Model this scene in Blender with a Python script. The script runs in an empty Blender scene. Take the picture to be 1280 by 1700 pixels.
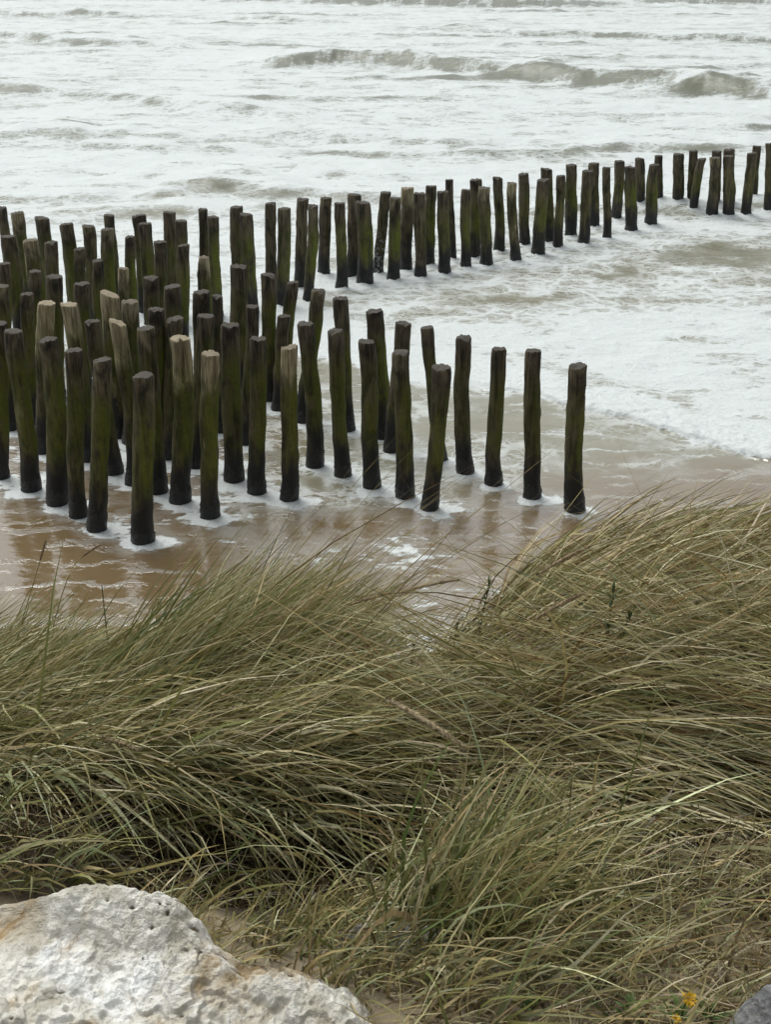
import bpy, math, random
import numpy as np
from mathutils import Vector

# ------------------------------------------------------------------ camera, sky, sun, exposure
SC = bpy.context.scene
COL = SC.collection
CAM_H = 6.4
PITCH = math.atan(950 / 2000.0)
cam_data = bpy.data.cameras.new('camera')
cam = bpy.data.objects.new('camera', cam_data)
COL.objects.link(cam)
cam.location = (0, 0, CAM_H)
cam.rotation_euler = (math.pi / 2 - PITCH, 0, 0)
cam_data.sensor_fit = 'VERTICAL'
cam_data.sensor_height = 24.0
cam_data.lens = 24.0 * 2000 / 1700
cam_data.clip_start = 0.05
cam_data.clip_end = 9000
cam_data.dof.use_dof = True
cam_data.dof.focus_distance = 5.0
cam_data.dof.aperture_fstop = 16.0
SC.camera = cam

SUN_EL, SUN_AZ = math.radians(62), math.radians(-35)     # high overcast light from the sea side
world = bpy.data.worlds.new('World')
SC.world = world
world.use_nodes = True
wn = world.node_tree
wn.nodes.clear()
w_out = wn.nodes.new('ShaderNodeOutputWorld')
w_bg = wn.nodes.new('ShaderNodeBackground')
w_hs = wn.nodes.new('ShaderNodeHueSaturation')
w_sky = wn.nodes.new('ShaderNodeTexSky')
w_sky.sky_type = 'NISHITA'
w_sky.sun_disc = False
w_sky.sun_elevation = SUN_EL
w_sky.sun_rotation = SUN_AZ
w_sky.air_density = 1.0
w_sky.dust_density = 4.0
w_sky.ozone_density = 1.0
w_hs.inputs['Saturation'].default_value = 0.22
w_bg.inputs['Strength'].default_value = 0.115
wn.links.new(w_sky.outputs[0], w_hs.inputs['Color'])
w_tint = wn.nodes.new('ShaderNodeMix')
w_tint.data_type = 'RGBA'
w_tint.blend_type = 'MULTIPLY'
w_tint.inputs['Factor'].default_value = 1.0
w_tint.inputs[7].default_value = (0.97, 1.0, 0.985, 1)
wn.links.new(w_hs.outputs[0], w_tint.inputs[6])
wn.links.new(w_tint.outputs[2], w_bg.inputs['Color'])
wn.links.new(w_bg.outputs[0], w_out.inputs['Surface'])
sun_data = bpy.data.lights.new('sun', 'SUN')
sun_data.energy = 1.4
sun_data.angle = math.radians(32)
sun_data.color = (0.99, 1.0, 0.965)
sun = bpy.data.objects.new('sun', sun_data)
COL.objects.link(sun)
d_sun = Vector((math.sin(SUN_AZ) * math.cos(SUN_EL), math.cos(SUN_AZ) * math.cos(SUN_EL), math.sin(SUN_EL)))
sun.rotation_euler = d_sun.to_track_quat('Z', 'Y').to_euler()
SC.view_settings.view_transform = 'Standard'
SC.view_settings.look = 'None'
SC.view_settings.exposure = 0.36
SC.view_settings.gamma = 1.0
SC.view_settings.use_curve_mapping = False
SC.render.engine = 'CYCLES'
SC.cycles.max_bounces = 8
SC.cycles.diffuse_bounces = 3
SC.cycles.glossy_bounces = 3
SC.cycles.use_denoising = True

rng = np.random.default_rng(11)
random.seed(11)

# ------------------------------------------------------------------ numpy helpers
def _hash(ix, iy, seed):
    h = (ix.astype(np.int64) * 374761393 + iy.astype(np.int64) * 668265263 + seed * 1274126177) & 0x7fffffff
    h = ((h ^ (h >> 13)) * 1274126177) & 0x7fffffff
    return (h ^ (h >> 16)) & 0xffff

def gn(x, y, seed=0):
    """gradient noise, about -1..1"""
    x = np.asarray(x, float); y = np.asarray(y, float)
    ix = np.floor(x); iy = np.floor(y)
    fx = x - ix; fy = y - iy
    ux = fx * fx * fx * (fx * (fx * 6 - 15) + 10); uy = fy * fy * fy * (fy * (fy * 6 - 15) + 10)
    def g(ox, oy):
        a = _hash(ix + ox, iy + oy, seed) * (2 * math.pi / 65536)
        return np.cos(a) * (fx - ox) + np.sin(a) * (fy - oy)
    a = g(0, 0); b = g(1, 0); c = g(0, 1); d = g(1, 1)
    return 1.5 * ((a * (1 - ux) + b * ux) * (1 - uy) + (c * (1 - ux) + d * ux) * uy)

def fbm(x, y, octv=4, seed=0, rough=0.5, lac=2.07):
    s = 0; a = 1; t = 0
    for o in range(octv):
        s = s + a * gn(x, y, seed + o * 17); t += a
        a *= rough; x = x * lac + 3.1; y = y * lac - 1.7
    return s / t

def sst(a, b, x):
    t = np.clip((x - a) / (b - a), 0, 1)
    return t * t * (3 - 2 * t)

def mesh_np(name, V, Q=None, T=None, attrs=None, smooth=True, mats=(), mat_index=None):
    """a mesh from arrays: V (n,3), Q quads (m,4), T tris (k,3); attrs {name: per vertex float or (n,3)}"""
    me = bpy.data.meshes.new(name)
    V = np.ascontiguousarray(V, np.float32)
    loops = []; starts = []; n = 0
    if Q is not None and len(Q):
        loops.append(np.asarray(Q, np.int32).ravel()); starts.append(np.arange(len(Q), dtype=np.int32) * 4); n = len(Q) * 4
    if T is not None and len(T):
        loops.append(np.asarray(T, np.int32).ravel()); starts.append(np.arange(len(T), dtype=np.int32) * 3 + n)
    loops = np.concatenate(loops); starts = np.concatenate(starts)
    me.vertices.add(len(V)); me.vertices.foreach_set('co', V.ravel())
    me.loops.add(len(loops)); me.loops.foreach_set('vertex_index', loops)
    me.polygons.add(len(starts)); me.polygons.foreach_set('loop_start', starts)
    for m in mats: me.materials.append(m)
    if mat_index is not None: me.polygons.foreach_set('material_index', np.asarray(mat_index, np.int32))
    me.update(calc_edges=True)
    if smooth: me.polygons.foreach_set('use_smooth', np.ones(len(starts), bool))
    for k, a in (attrs or {}).items():
        a = np.ascontiguousarray(a, np.float32)
        if a.ndim == 1:
            at = me.attributes.new(k, 'FLOAT', 'POINT'); at.data.foreach_set('value', a)
        else:
            at = me.attributes.new(k, 'FLOAT_VECTOR', 'POINT'); at.data.foreach_set('vector', a.ravel())
    me.validate()
    return me

def grid_quads(nr, nc, closed=False):
    i = np.arange(nr - 1)[:, None]; j = np.arange(nc if closed else nc - 1)[None, :]
    j2 = (j + 1) % nc
    a = i * nc + j; b = i * nc + j2; c = (i + 1) * nc + j2; d = (i + 1) * nc + j
    return np.stack([a, b, c, d], -1).reshape(-1, 4)

def add(name, me, parent=None, loc=None, **props):
    o = bpy.data.objects.new(name, me)
    COL.objects.link(o)
    if parent is not None: o.parent = parent
    if loc is not None: o.location = loc
    for k, v in props.items(): o[k] = v
    return o

# ------------------------------------------------------------------ material helpers
class NT:
    def __init__(s, name):
        s.m = bpy.data.materials.new(name); s.m.use_nodes = True
        s.t = s.m.node_tree; s.t.nodes.clear()
        s.out = s.t.nodes.new('ShaderNodeOutputMaterial')
        s.b = s.t.nodes.new('ShaderNodeBsdfPrincipled')
        s.t.links.new(s.b.outputs[0], s.out.inputs[0])
    def n(s, typ, **kw):
        nd = s.t.nodes.new('ShaderNode' + typ)
        for k, v in kw.items(): setattr(nd, k, v)
        return nd
    def put(s, sock, v):
        if v is None: return
        if hasattr(v, 'is_output'): s.t.links.new(v, sock)
        elif isinstance(v, (tuple, list)):
            sock.default_value = (*v, 1.0) if len(v) == 3 and len(sock.default_value) == 4 else v
        else: sock.default_value = v
    def math(s, op, a, b=None, c=None, clamp=False):
        nd = s.n('Math', operation=op, use_clamp=clamp)
        for i, v in enumerate((a, b, c)): s.put(nd.inputs[i], v) if v is not None else None
        return nd.outputs[0]
    def mix(s, f, a, b, mode='MIX'):
        nd = s.n('Mix', data_type='RGBA', blend_type=mode)
        s.put(nd.inputs['Factor'], f); s.put(nd.inputs[6], a); s.put(nd.inputs[7], b)
        return nd.outputs[2]
    def rng(s, v, a, b, c=0.0, d=1.0, smooth=True):
        nd = s.n('MapRange', interpolation_type='SMOOTHSTEP' if smooth else 'LINEAR')
        for i, x in enumerate((v, a, b, c, d)): s.put(nd.inputs[i], x)
        return nd.outputs[0]
    def attr(s, name, obj=False, vec=False):
        nd = s.n('Attribute', attribute_type='OBJECT' if obj else 'GEOMETRY', attribute_name=name)
        return nd.outputs['Vector' if vec else 'Fac']
    def coord(s, which='Object'):
        return s.n('TexCoord').outputs[which]
    def mapv(s, v, loc=(0, 0, 0), rot=(0, 0, 0), scale=(1, 1, 1)):
        nd = s.n('Mapping')
        s.put(nd.inputs[0], v); s.put(nd.inputs[1], loc); s.put(nd.inputs[2], rot); s.put(nd.inputs[3], scale)
        return nd.outputs[0]
    def noise(s, v, scale, detail=4, rough=0.5, dist=0.0, lac=2.0, col=False):
        nd = s.n('TexNoise')
        s.put(nd.inputs['Vector'], v); s.put(nd.inputs['Scale'], scale); s.put(nd.inputs['Detail'], detail)
        s.put(nd.inputs['Roughness'], rough); s.put(nd.inputs['Distortion'], dist); s.put(nd.inputs['Lacunarity'], lac)
        return nd.outputs['Color' if col else 'Fac']
    def vor(s, v, scale, feature='F1', rand=1.0, out='Distance'):
        nd = s.n('TexVoronoi', feature=feature)
        s.put(nd.inputs['Vector'], v); s.put(nd.inputs['Scale'], scale); s.put(nd.inputs['Randomness'], rand)
        return nd.outputs[out]
    def vadd(s, a, b, scale=None):
        if scale is not None:
            sc = s.n('VectorMath', operation='SCALE'); s.put(sc.inputs[0], b); s.put(sc.inputs['Scale'], scale); b = sc.outputs[0]
        nd = s.n('VectorMath', operation='ADD'); s.put(nd.inputs[0], a); s.put(nd.inputs[1], b)
        return nd.outputs[0]
    def bump(s, h, strength=0.5, dist=0.02, normal=None):
        nd = s.n('Bump'); s.put(nd.inputs['Height'], h); s.put(nd.inputs['Strength'], strength); s.put(nd.inputs['Distance'], dist)
        if normal is not None: s.put(nd.inputs['Normal'], normal)
        return nd.outputs[0]
    def done(s, color=None, rough=None, normal=None, spec=None, ior=None):
        s.put(s.b.inputs['Base Color'], color); s.put(s.b.inputs['Roughness'], rough); s.put(s.b.inputs['Normal'], normal)
        s.put(s.b.inputs['Specular IOR Level'], spec); s.put(s.b.inputs['IOR'], ior)
        return s.m

# ------------------------------------------------------------------ the posts' places (metres): x, y, top offset x, height, radius, bare wood, moss, bend, line, label
POSTS = [
(-7.29,23.07,0.02,1.84,0.097,0.1,0.3,0.000,'f','dark brown post at the left photo edge, first of the far line'),
(-6.82,22.51,-0.00,1.85,0.123,0.35,0.5,0.000,'f','brown and mossy post in the far line, third left of the brownish leaning one'),
(-6.25,21.98,0.01,1.86,0.131,0.05,0.6,0.000,'f','dark thick mossy post in the far line, second left of the brownish leaning one'),
(-5.64,21.41,-0.01,1.87,0.128,0.15,0.6,0.000,'f','straight mossy post in the far line, first left of the brownish leaning one'),
(-5.27,21.28,0.03,1.86,0.111,0.3,0.5,0.000,'f','brownish leaning post in the far line near the left end'),
(-5.06,22.21,-0.01,1.86,0.099,0.05,0.5,0.000,'f','slim dark post in the far line, first right of the brownish leaning one'),
(-4.54,22.27,0.03,1.85,0.132,0.05,0.5,0.000,'f','thick dark post in the far line, second right of the brownish leaning one'),
(-4.29,21.41,0.03,1.87,0.122,0.15,0.8,0.000,'f','mossy green post in the far line, third right of the brownish leaning one'),
(-4.01,22.06,0.09,1.95,0.115,0.0,0.4,0.000,'f','blackish post in the far line, second left of the slim blackish one'),
(-3.71,21.28,0.12,1.96,0.111,0.05,0.7,0.000,'f','mossy dark post in the far line, first left of the slim blackish one'),
(-3.46,22.26,0.12,1.96,0.088,0.0,0.2,0.000,'f','slim blackish post of the far line just right of the open water gap at left'),
(-3.13,21.86,0.01,1.90,0.108,0.1,0.9,-0.011,'f','green mossy post in the far line, first right of the slim blackish one'),
(-2.83,22.68,0.06,1.92,0.123,0.0,0.5,0.000,'f','dark post in the far line, second right of the slim blackish one'),
(-2.52,22.14,-0.02,1.90,0.121,0.05,0.9,0.000,'f','tapering green mossy post in the far line, third right of the slim blackish one'),
(-2.29,23.50,0.08,1.83,0.110,0.1,0.1,0.000,'f','slim dark brown post in the far line, fourth right of the slim blackish one'),
(-2.00,22.64,0.11,1.90,0.123,0.25,0.5,0.011,'f','brown streaked post in the far line, fifth right of the slim blackish one'),
(-1.75,24.01,0.13,1.81,0.118,0.0,0.1,0.000,'f','blackish post in the far line, fifth left of the thick mossy one'),
(-1.51,23.11,0.14,1.87,0.103,0.2,0.7,0.011,'f','brown and green post in the far line, fourth left of the thick mossy one'),
(-1.31,25.07,0.09,1.63,0.123,0.2,0.1,0.000,'f','dark patchy post in the far line, third left of the thick mossy one'),
(-0.89,23.96,-0.01,1.74,0.112,0.05,0.6,0.012,'f','bent mossy post in the far line, second left of the thick mossy one'),
(-0.67,24.97,0.04,1.72,0.141,0.1,0.1,0.000,'f','dark brown post in the far line, first left of the thick mossy one'),
(-0.42,24.34,-0.04,1.68,0.156,0.05,0.8,0.024,'f','thick mossy post of the far line beside the gap before the foam-splashed one'),
(-0.17,25.13,0.17,1.73,0.111,0.0,0.2,0.000,'f','leaning post of the far line with its lower half splashed white by foam'),
(0.17,24.58,0.03,1.71,0.121,0.25,0.9,0.000,'f','mossy green post in the far line, first right of the foam-splashed one'),
(0.43,25.48,0.03,1.76,0.131,0.6,0.1,0.000,'f','bare brown topped post in the far line, second right of the foam-splashed one'),
(0.74,24.87,-0.05,1.76,0.122,0.0,0.3,0.000,'f','blackish post in the far line, third right of the foam-splashed one'),
(0.93,25.96,0.03,1.71,0.121,0.0,0.8,0.000,'f','mossy post in the far line, third left of the slim mossy one'),
(1.25,25.13,-0.07,1.74,0.123,0.05,0.4,0.000,'f','dark post in the far line, second left of the slim mossy one'),
(1.47,26.45,-0.10,1.75,0.087,0.0,0.1,0.000,'f','very slim black post in the far line, first left of the slim mossy one'),
(1.73,25.59,-0.04,1.69,0.104,0.1,0.8,-0.013,'f','slim mossy post in the far line, eighth right of the foam-splashed one'),
(1.97,26.62,-0.02,1.72,0.137,0.0,0.8,0.013,'f','green mossy post in the far line, first right of the slim mossy one'),
(2.19,25.80,-0.11,1.69,0.127,0.35,0.5,0.000,'f','blotched post in the far line, second right of the slim mossy one'),
(2.57,27.13,-0.11,1.68,0.113,0.0,0.5,0.027,'f','bowed dark post in the far line, third right of the slim mossy one'),
(2.86,26.17,-0.16,1.72,0.106,0.4,0.3,-0.013,'f','scarred pale streaked post in the far line, fourth right of the slim mossy one'),
(3.22,27.72,-0.12,1.66,0.122,0.15,0.4,0.000,'f','dark thick post in the far line, fifth right of the slim mossy one'),
(3.40,26.73,0.02,1.71,0.137,0.0,0.7,0.000,'f','stout mossy post in the far line, sixth right of the slim mossy one'),
(3.81,27.96,-0.17,1.73,0.136,0.0,0.4,0.000,'f','taller dark post in the far line, seventh right of the slim mossy one'),
(3.94,27.36,-0.04,1.67,0.104,0.1,0.4,0.000,'f','slim dark post in the far line, eighth right of the slim mossy one'),
(4.39,28.53,-0.09,1.71,0.139,0.0,0.6,0.000,'f','straight mossy post in the far line, ninth right of the slim mossy one'),
(4.57,27.78,-0.01,1.71,0.122,0.0,0.3,0.000,'f','slanting dark post in the far line, tenth right of the slim mossy one'),
(5.09,29.58,-0.11,1.59,0.133,0.15,0.3,0.000,'f','dark patchy post in the far line, ninth left of the strongly slanting one'),
(5.22,28.34,-0.14,1.69,0.097,0.1,0.2,0.000,'f','slender dark post in the far line, eighth left of the strongly slanting one'),
(5.81,30.55,-0.04,1.48,0.126,0.1,0.5,0.015,'f','dark mossy post in the far line, seventh left of the strongly slanting one'),
(5.94,29.17,-0.14,1.55,0.142,0.05,0.9,0.000,'f','mossy green post in the far line, sixth left of the strongly slanting one'),
(6.69,31.90,-0.14,1.32,0.124,0.0,0.3,0.000,'f','slim dark post in the far line, fifth left of the strongly slanting one'),
(6.53,29.78,-0.06,1.52,0.138,0.05,0.6,-0.014,'f','thick mossy post in the far line, fourth left of the strongly slanting one'),
(7.19,31.98,-0.14,1.38,0.109,0.0,0.3,0.000,'f','thin dark post in the far line, third left of the strongly slanting one'),
(7.59,31.74,-0.09,1.47,0.142,0.15,0.2,0.015,'f','surf-splashed blotchy post in the far line, second left of the strongly slanting one'),
(7.98,31.74,-0.11,1.54,0.115,0.1,0.4,0.000,'f','slim dark post in the far line, first left of the strongly slanting one'),
(7.86,31.06,0.07,1.46,0.113,0.0,0.7,-0.015,'f','strongly slanting mossy post near the right end of the far line'),
(8.63,31.82,-0.15,1.53,0.123,0.15,0.3,0.000,'f','half hidden dark post in the far line, first right of the strongly slanting one'),
(8.29,30.77,-0.12,1.53,0.142,0.35,0.2,0.015,'f','blunt pale capped post in the far line, second right of the strongly slanting one'),
(8.70,30.70,-0.21,1.58,0.142,0.15,0.4,0.000,'f','sturdy brownish post in the far line, third right of the strongly slanting one'),
(9.01,31.90,-0.19,1.56,0.147,0.15,0.4,0.000,'f','taller half hidden post in the far line, third left of the right photo edge'),
(9.16,30.84,-0.04,1.62,0.123,0.1,0.4,0.000,'f','slanting dark post in the far line, second left of the right photo edge'),
(9.76,32.45,-0.06,1.55,0.110,0.0,0.3,0.000,'f','thin leaning dark post in the far line, first left of the right photo edge'),
(9.88,31.29,-0.21,1.78,0.121,0.0,0.3,0.000,'f','dark post cut by the right photo edge ending the far line'),
(-6.34,20.29,-0.02,1.90,0.127,0.0,0.5,0.000,'n','dark post at the left photo edge behind the blond-topped mossy stump'),
(-5.90,19.94,0.01,1.91,0.130,0.45,0.6,0.000,'n','mossy post with blond weathered head, near left edge among the back rows'),
(-5.55,19.37,0.15,2.00,0.111,0.0,0.5,0.000,'n','blackish post leaning slightly right, just right of the blond-headed mossy post'),
(-5.12,19.37,0.18,1.90,0.097,0.2,0.6,0.000,'n','brown flat-topped post in the back rows behind the small gap of white water'),
(-4.59,18.51,0.14,1.93,0.093,0.1,0.8,0.000,'n','green post with black top right beside the narrow white gap at back left'),
(-4.95,20.91,0.14,1.89,0.115,0.3,0.7,0.000,'n','chipped brown-topped mossy post directly in front of a slim dark far post'),
(-4.42,20.37,0.10,1.88,0.092,0.1,0.7,0.000,'n','slim mossy post with steel-dark left side standing left of the paired back posts'),
(-3.92,19.90,0.20,1.91,0.114,0.0,0.4,0.000,'n','blackish post leaning left between two taller back posts'),
(-3.47,19.63,0.19,1.91,0.108,0.15,0.9,0.000,'n','mossy back post leaning left at the edge of open white water'),
(-4.10,17.93,0.16,1.95,0.081,0.5,0.5,0.000,'n','thin post with a split pale brown top in the middle of the left cluster'),
(-6.03,18.16,0.23,1.96,0.092,0.1,0.6,0.000,'n','mossy dark post cut by the left photo edge, third from the top of the stack'),
(-5.42,17.74,0.21,1.96,0.094,0.05,0.9,0.000,'n','green mossy post with rounded dark top below the blond-headed post'),
(-5.04,17.39,0.19,1.96,0.123,0.1,0.6,0.000,'n','thick dark post with a light rim behind the pair of pale bare posts'),
(-4.51,16.92,0.18,1.98,0.120,0.0,0.7,0.000,'n','thick black-topped post just right of and behind the pale bare pair'),
(-3.45,17.28,0.04,1.98,0.114,0.1,0.9,0.000,'n','thick mossy post with bright green right flank, centre of the left cluster'),
(-3.20,16.82,0.17,1.96,0.120,0.05,0.9,0.000,'n','thick round-topped post right of the bright green flanked one'),
(-5.44,16.26,0.16,2.11,0.107,0.35,0.6,0.000,'n','brown-edged post cut by the left photo edge with moss below its top'),
(-5.18,16.45,0.18,1.96,0.096,0.3,0.6,0.000,'n','dark post with a pale flaked patch left of the pale bare pair'),
(-4.74,15.42,0.30,2.11,0.118,1.0,0.4,0.000,'n','left one of two pale bare-wood posts standing side by side'),
(-4.04,15.12,-0.02,2.19,0.112,0.95,0.5,0.015,'n','right one of two pale bare-wood posts, tilting to the right'),
(-3.80,16.00,0.06,2.07,0.130,0.7,0.6,0.000,'n','thick tan-topped post behind the slant-cut leaning post'),
(-3.58,15.75,0.17,2.05,0.113,0.45,0.6,0.000,'n','brown post with a knot hole near its top, right of the tan-topped one'),
(-3.13,15.27,0.14,2.07,0.110,0.0,0.7,0.000,'n','black-topped post directly behind a brown stained round-topped post'),
(-3.60,14.67,-0.07,2.10,0.102,0.15,0.5,-0.008,'n','dark post with light rim leaning right to a wide black foot'),
(-3.28,14.33,-0.02,2.16,0.103,0.85,0.4,0.037,'n','slant-cut weathered post with knotty side leaning to the right'),
(-2.96,15.20,0.22,1.96,0.113,0.3,0.6,0.000,'n','mossy post with a pale rim directly behind the split pale post'),
(-2.60,13.79,0.15,2.12,0.125,0.9,0.7,0.029,'n','pale-topped post with a long black split down its head'),
(-2.92,14.07,0.02,2.17,0.113,0.25,0.6,0.007,'n','brown stained round-topped post behind the thickest front post'),
(-5.07,14.53,0.26,2.09,0.101,0.1,0.9,0.000,'n','mossy post cut in half by the left photo edge with foam at its foot'),
(-4.57,14.14,0.05,2.12,0.110,0.3,0.7,0.015,'n','brown and green post leaning right, first whole one from the left edge'),
(-4.13,13.72,0.13,2.13,0.117,0.2,0.8,0.028,'n','thick swollen mossy post directly in front of the left pale bare one'),
(-3.78,13.35,0.18,2.13,0.104,0.15,0.6,0.000,'n','slender dark post standing in front of the right pale bare one'),
(-3.47,12.98,0.27,2.12,0.109,0.25,0.7,0.000,'n','brownish post with flaking pale bark left of the thickest front post'),
(-2.86,12.68,0.18,2.06,0.123,0.25,0.8,0.000,'n','thickest post of all, standing nearest the dune grass in white foam'),
(-2.91,18.99,0.04,1.87,0.081,0.5,0.6,0.000,'n','thin splintered post with a pale streak before two back posts'),
(-2.23,17.74,0.05,2.03,0.130,0.0,0.5,-0.009,'n','tall thick dark post with green right edge behind the middle rows'),
(-1.77,17.49,0.03,1.95,0.111,0.1,0.7,0.000,'n','round-topped mossy post leaning against the open water gap'),
(-2.65,16.28,0.11,2.03,0.120,0.0,0.5,0.000,'n','broad blackish post with a grey scratch behind the brown tan-headed post'),
(-2.36,16.16,0.05,2.01,0.082,0.05,0.3,0.000,'n','short dark post with sloping shoulder behind two mossy ones'),
(-1.61,17.39,0.25,1.86,0.093,0.05,0.8,0.000,'n','green post slanting left beside the dark leaning pair'),
(-1.22,16.57,0.28,1.97,0.105,0.2,0.8,0.000,'n','mossy post with a ragged light top slanting strongly left'),
(-0.55,16.23,-0.08,1.94,0.104,0.0,0.6,0.000,'n','taller dark post behind and above a blunt twin at the middle'),
(-0.06,15.95,-0.09,1.86,0.119,0.0,0.8,0.016,'n','stout green post behind the front rows with white surf all round'),
(-2.54,14.91,0.25,2.08,0.115,0.05,0.7,0.000,'n','round black-topped post behind the brown tan-headed post'),
(-1.99,14.45,0.06,2.10,0.123,0.1,0.7,0.000,'n','thick brown-black post with mossy lower half left of the straight mossy one'),
(-1.97,15.70,0.20,1.99,0.088,0.05,0.5,0.000,'n','narrow dark post behind the straight round-topped mossy post'),
(-1.65,14.05,0.11,2.05,0.106,0.05,0.8,0.000,'n','straight round-topped mossy post with black foot, right of a thicker one'),
(-1.62,17.07,0.14,1.45,0.097,0.0,0.6,0.000,'n','dark mossy post behind the tan-faced flat-topped post'),
(-0.94,14.91,-0.08,1.97,0.108,0.0,0.7,0.015,'n','blackish post leaning right with a broad wet black foot'),
(-1.22,13.85,0.07,2.01,0.104,0.55,0.8,0.000,'n','tan-faced flat-topped post with moss below and foam at its foot'),
(-2.16,13.35,0.14,2.10,0.108,0.6,0.8,-0.007,'n','front post with brown tan head and a pale scar, mossy below'),
(-0.56,14.59,-0.07,1.99,0.098,0.15,0.6,-0.008,'n','dark post with a pale notch at its top, leaning right in foam'),
(-0.18,14.24,-0.05,1.97,0.107,0.1,0.7,0.007,'n','dark post crossed by blurred grass stalks near its foot'),
(0.25,13.92,-0.07,1.94,0.105,0.2,0.6,0.007,'n','dark front post with a light chip, right of the stalk-crossed one'),
(0.08,15.44,0.16,1.85,0.107,0.0,0.6,0.000,'n','mossy post slanting left behind the light-chipped front post'),
(0.75,15.14,-0.22,1.85,0.086,0.0,0.5,0.000,'n','slim dark post crossing behind the forked-looking front post'),
(0.55,13.56,0.11,1.86,0.099,0.15,0.7,0.014,'n','front post slanting left whose top widens to the right'),
(1.07,14.71,-0.08,1.88,0.107,0.0,0.4,-0.023,'n','slightly bowed blackish post, fourth from the right end of the near rows'),
(1.41,14.33,-0.01,1.85,0.101,0.05,0.5,-0.007,'n','dark post with a ragged foot, third from the right end of near rows'),
(1.87,13.92,-0.08,1.93,0.101,0.0,0.4,-0.007,'n','straight dark post, second from the right end of the near rows'),
(2.36,13.51,-0.09,1.89,0.110,0.2,0.6,-0.021,'n','last lone post at the right end of the near rows'),
]

# ------------------------------------------------------------------ dune terrain
_ty = np.array([-6, 0.0, 1.2, 1.7, 2.5, 3.3, 3.9, 5.0, 7.0, 8.6, 9.6, 12.0, 20.0])
_tz = np.array([5.0, 4.95, 4.86, 4.70, 4.40, 4.04, 3.72, 2.75, 1.15, 0.25, -0.10, -0.30, -0.6])
_tzr = np.array([5.0, 4.95, 4.86, 4.72, 4.52, 4.50, 4.26, 3.05, 1.25, 0.25, -0.10, -0.30, -0.6])
def terrain(x, y):
    x = np.asarray(x, float); y = np.asarray(y, float)
    a = np.interp(y, _ty, _tz); b = np.interp(y, _ty, _tzr)
    f = sst(-0.14, 0.56, x)
    z = a * (1 - f) + b * f
    z = z - 0.10 * np.exp(-((x + 0.06) / 0.20) ** 2) * sst(2.4, 3.2, y) * (1 - sst(4.5, 6, y))
    z = z + 0.06 * np.exp(-((x + 0.6) / 0.4) ** 2) * sst(2.4, 3.2, y) * (1 - sst(4.5, 6, y))
    z = z - 0.26 * np.exp(-(np.abs(x + 0.25) / 0.42) ** 4 - ((y - 2.22) / 0.24) ** 2) - 0.34 * np.exp(-(np.abs(x - 0.72) / 0.34) ** 4 - ((y - 2.36) / 0.22) ** 2)
    k = 1 - sst(7.5, 9.5, y)
    return z + k * (0.05 * fbm(x * 1.3, y * 1.3, 3, 5) + 0.02 * fbm(x * 6, y * 6, 3, 9))

def mat_dune():
    m = NT('dune_sand')
    p = m.coord('Object')
    n1 = m.noise(p, 5, 6, 0.6); n2 = m.noise(p, 60, 4, 0.6); n3 = m.noise(p, 2.0, 4, 0.6)
    sand = m.mix(n1, (0.16, 0.128, 0.082), (0.28, 0.232, 0.16))
    soil = m.mix(n2, (0.018, 0.013, 0.008), (0.05, 0.037, 0.022))  # soil under the grass, darkened to put the hollows' shade into its colour
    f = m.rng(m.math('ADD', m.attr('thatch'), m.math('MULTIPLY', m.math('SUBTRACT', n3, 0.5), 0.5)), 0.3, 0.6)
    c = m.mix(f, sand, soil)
    grit = m.rng(m.vor(p, 90), 0.0, 0.16, 1, 0)
    c = m.mix(m.math('MULTIPLY', grit, 0.35), c, (0.42, 0.38, 0.31))
    h = m.math('ADD', m.math('MULTIPLY', n2, 0.5), m.math('MULTIPLY', m.noise(p, 18, 4), 1.0))
    return m.done(c, 0.95, m.bump(h, 0.8, 0.012), 0.15)

xs = np.concatenate([np.linspace(-14, -2.2, 26), np.linspace(-2.1, 2.1, 240), np.linspace(2.2, 14, 26)])
ys = np.concatenate([np.linspace(-6, 0.9, 20), np.linspace(1.0, 4.5, 190), np.linspace(4.6, 20, 60)])
gx, gy = np.meshgrid(xs, ys)
gz = terrain(gx, gy)
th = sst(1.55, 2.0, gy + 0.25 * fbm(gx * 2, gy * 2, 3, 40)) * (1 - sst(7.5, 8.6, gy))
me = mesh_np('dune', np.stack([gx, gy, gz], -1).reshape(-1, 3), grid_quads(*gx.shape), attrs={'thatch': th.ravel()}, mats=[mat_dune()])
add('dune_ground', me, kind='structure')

# ------------------------------------------------------------------ the sea: one sheet, swash, bore, surf and breakers to the horizon
tan_d = np.linspace(-0.44, 0.44, 620)
tan_c = 0.44 + np.geomspace(0.02, 4.0, 22)
tans = np.concatenate([-tan_c[::-1], tan_d, tan_c])
ang = np.linspace(math.atan(CAM_H / 8.0), math.atan(CAM_H / 175.0), 860)
ydist = np.concatenate([CAM_H / np.tan(ang), np.geomspace(182, 6000, 26)])
sx = tans[None, :] * ydist[:, None]
sy = np.repeat(ydist[:, None], len(tans), 1)

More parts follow.
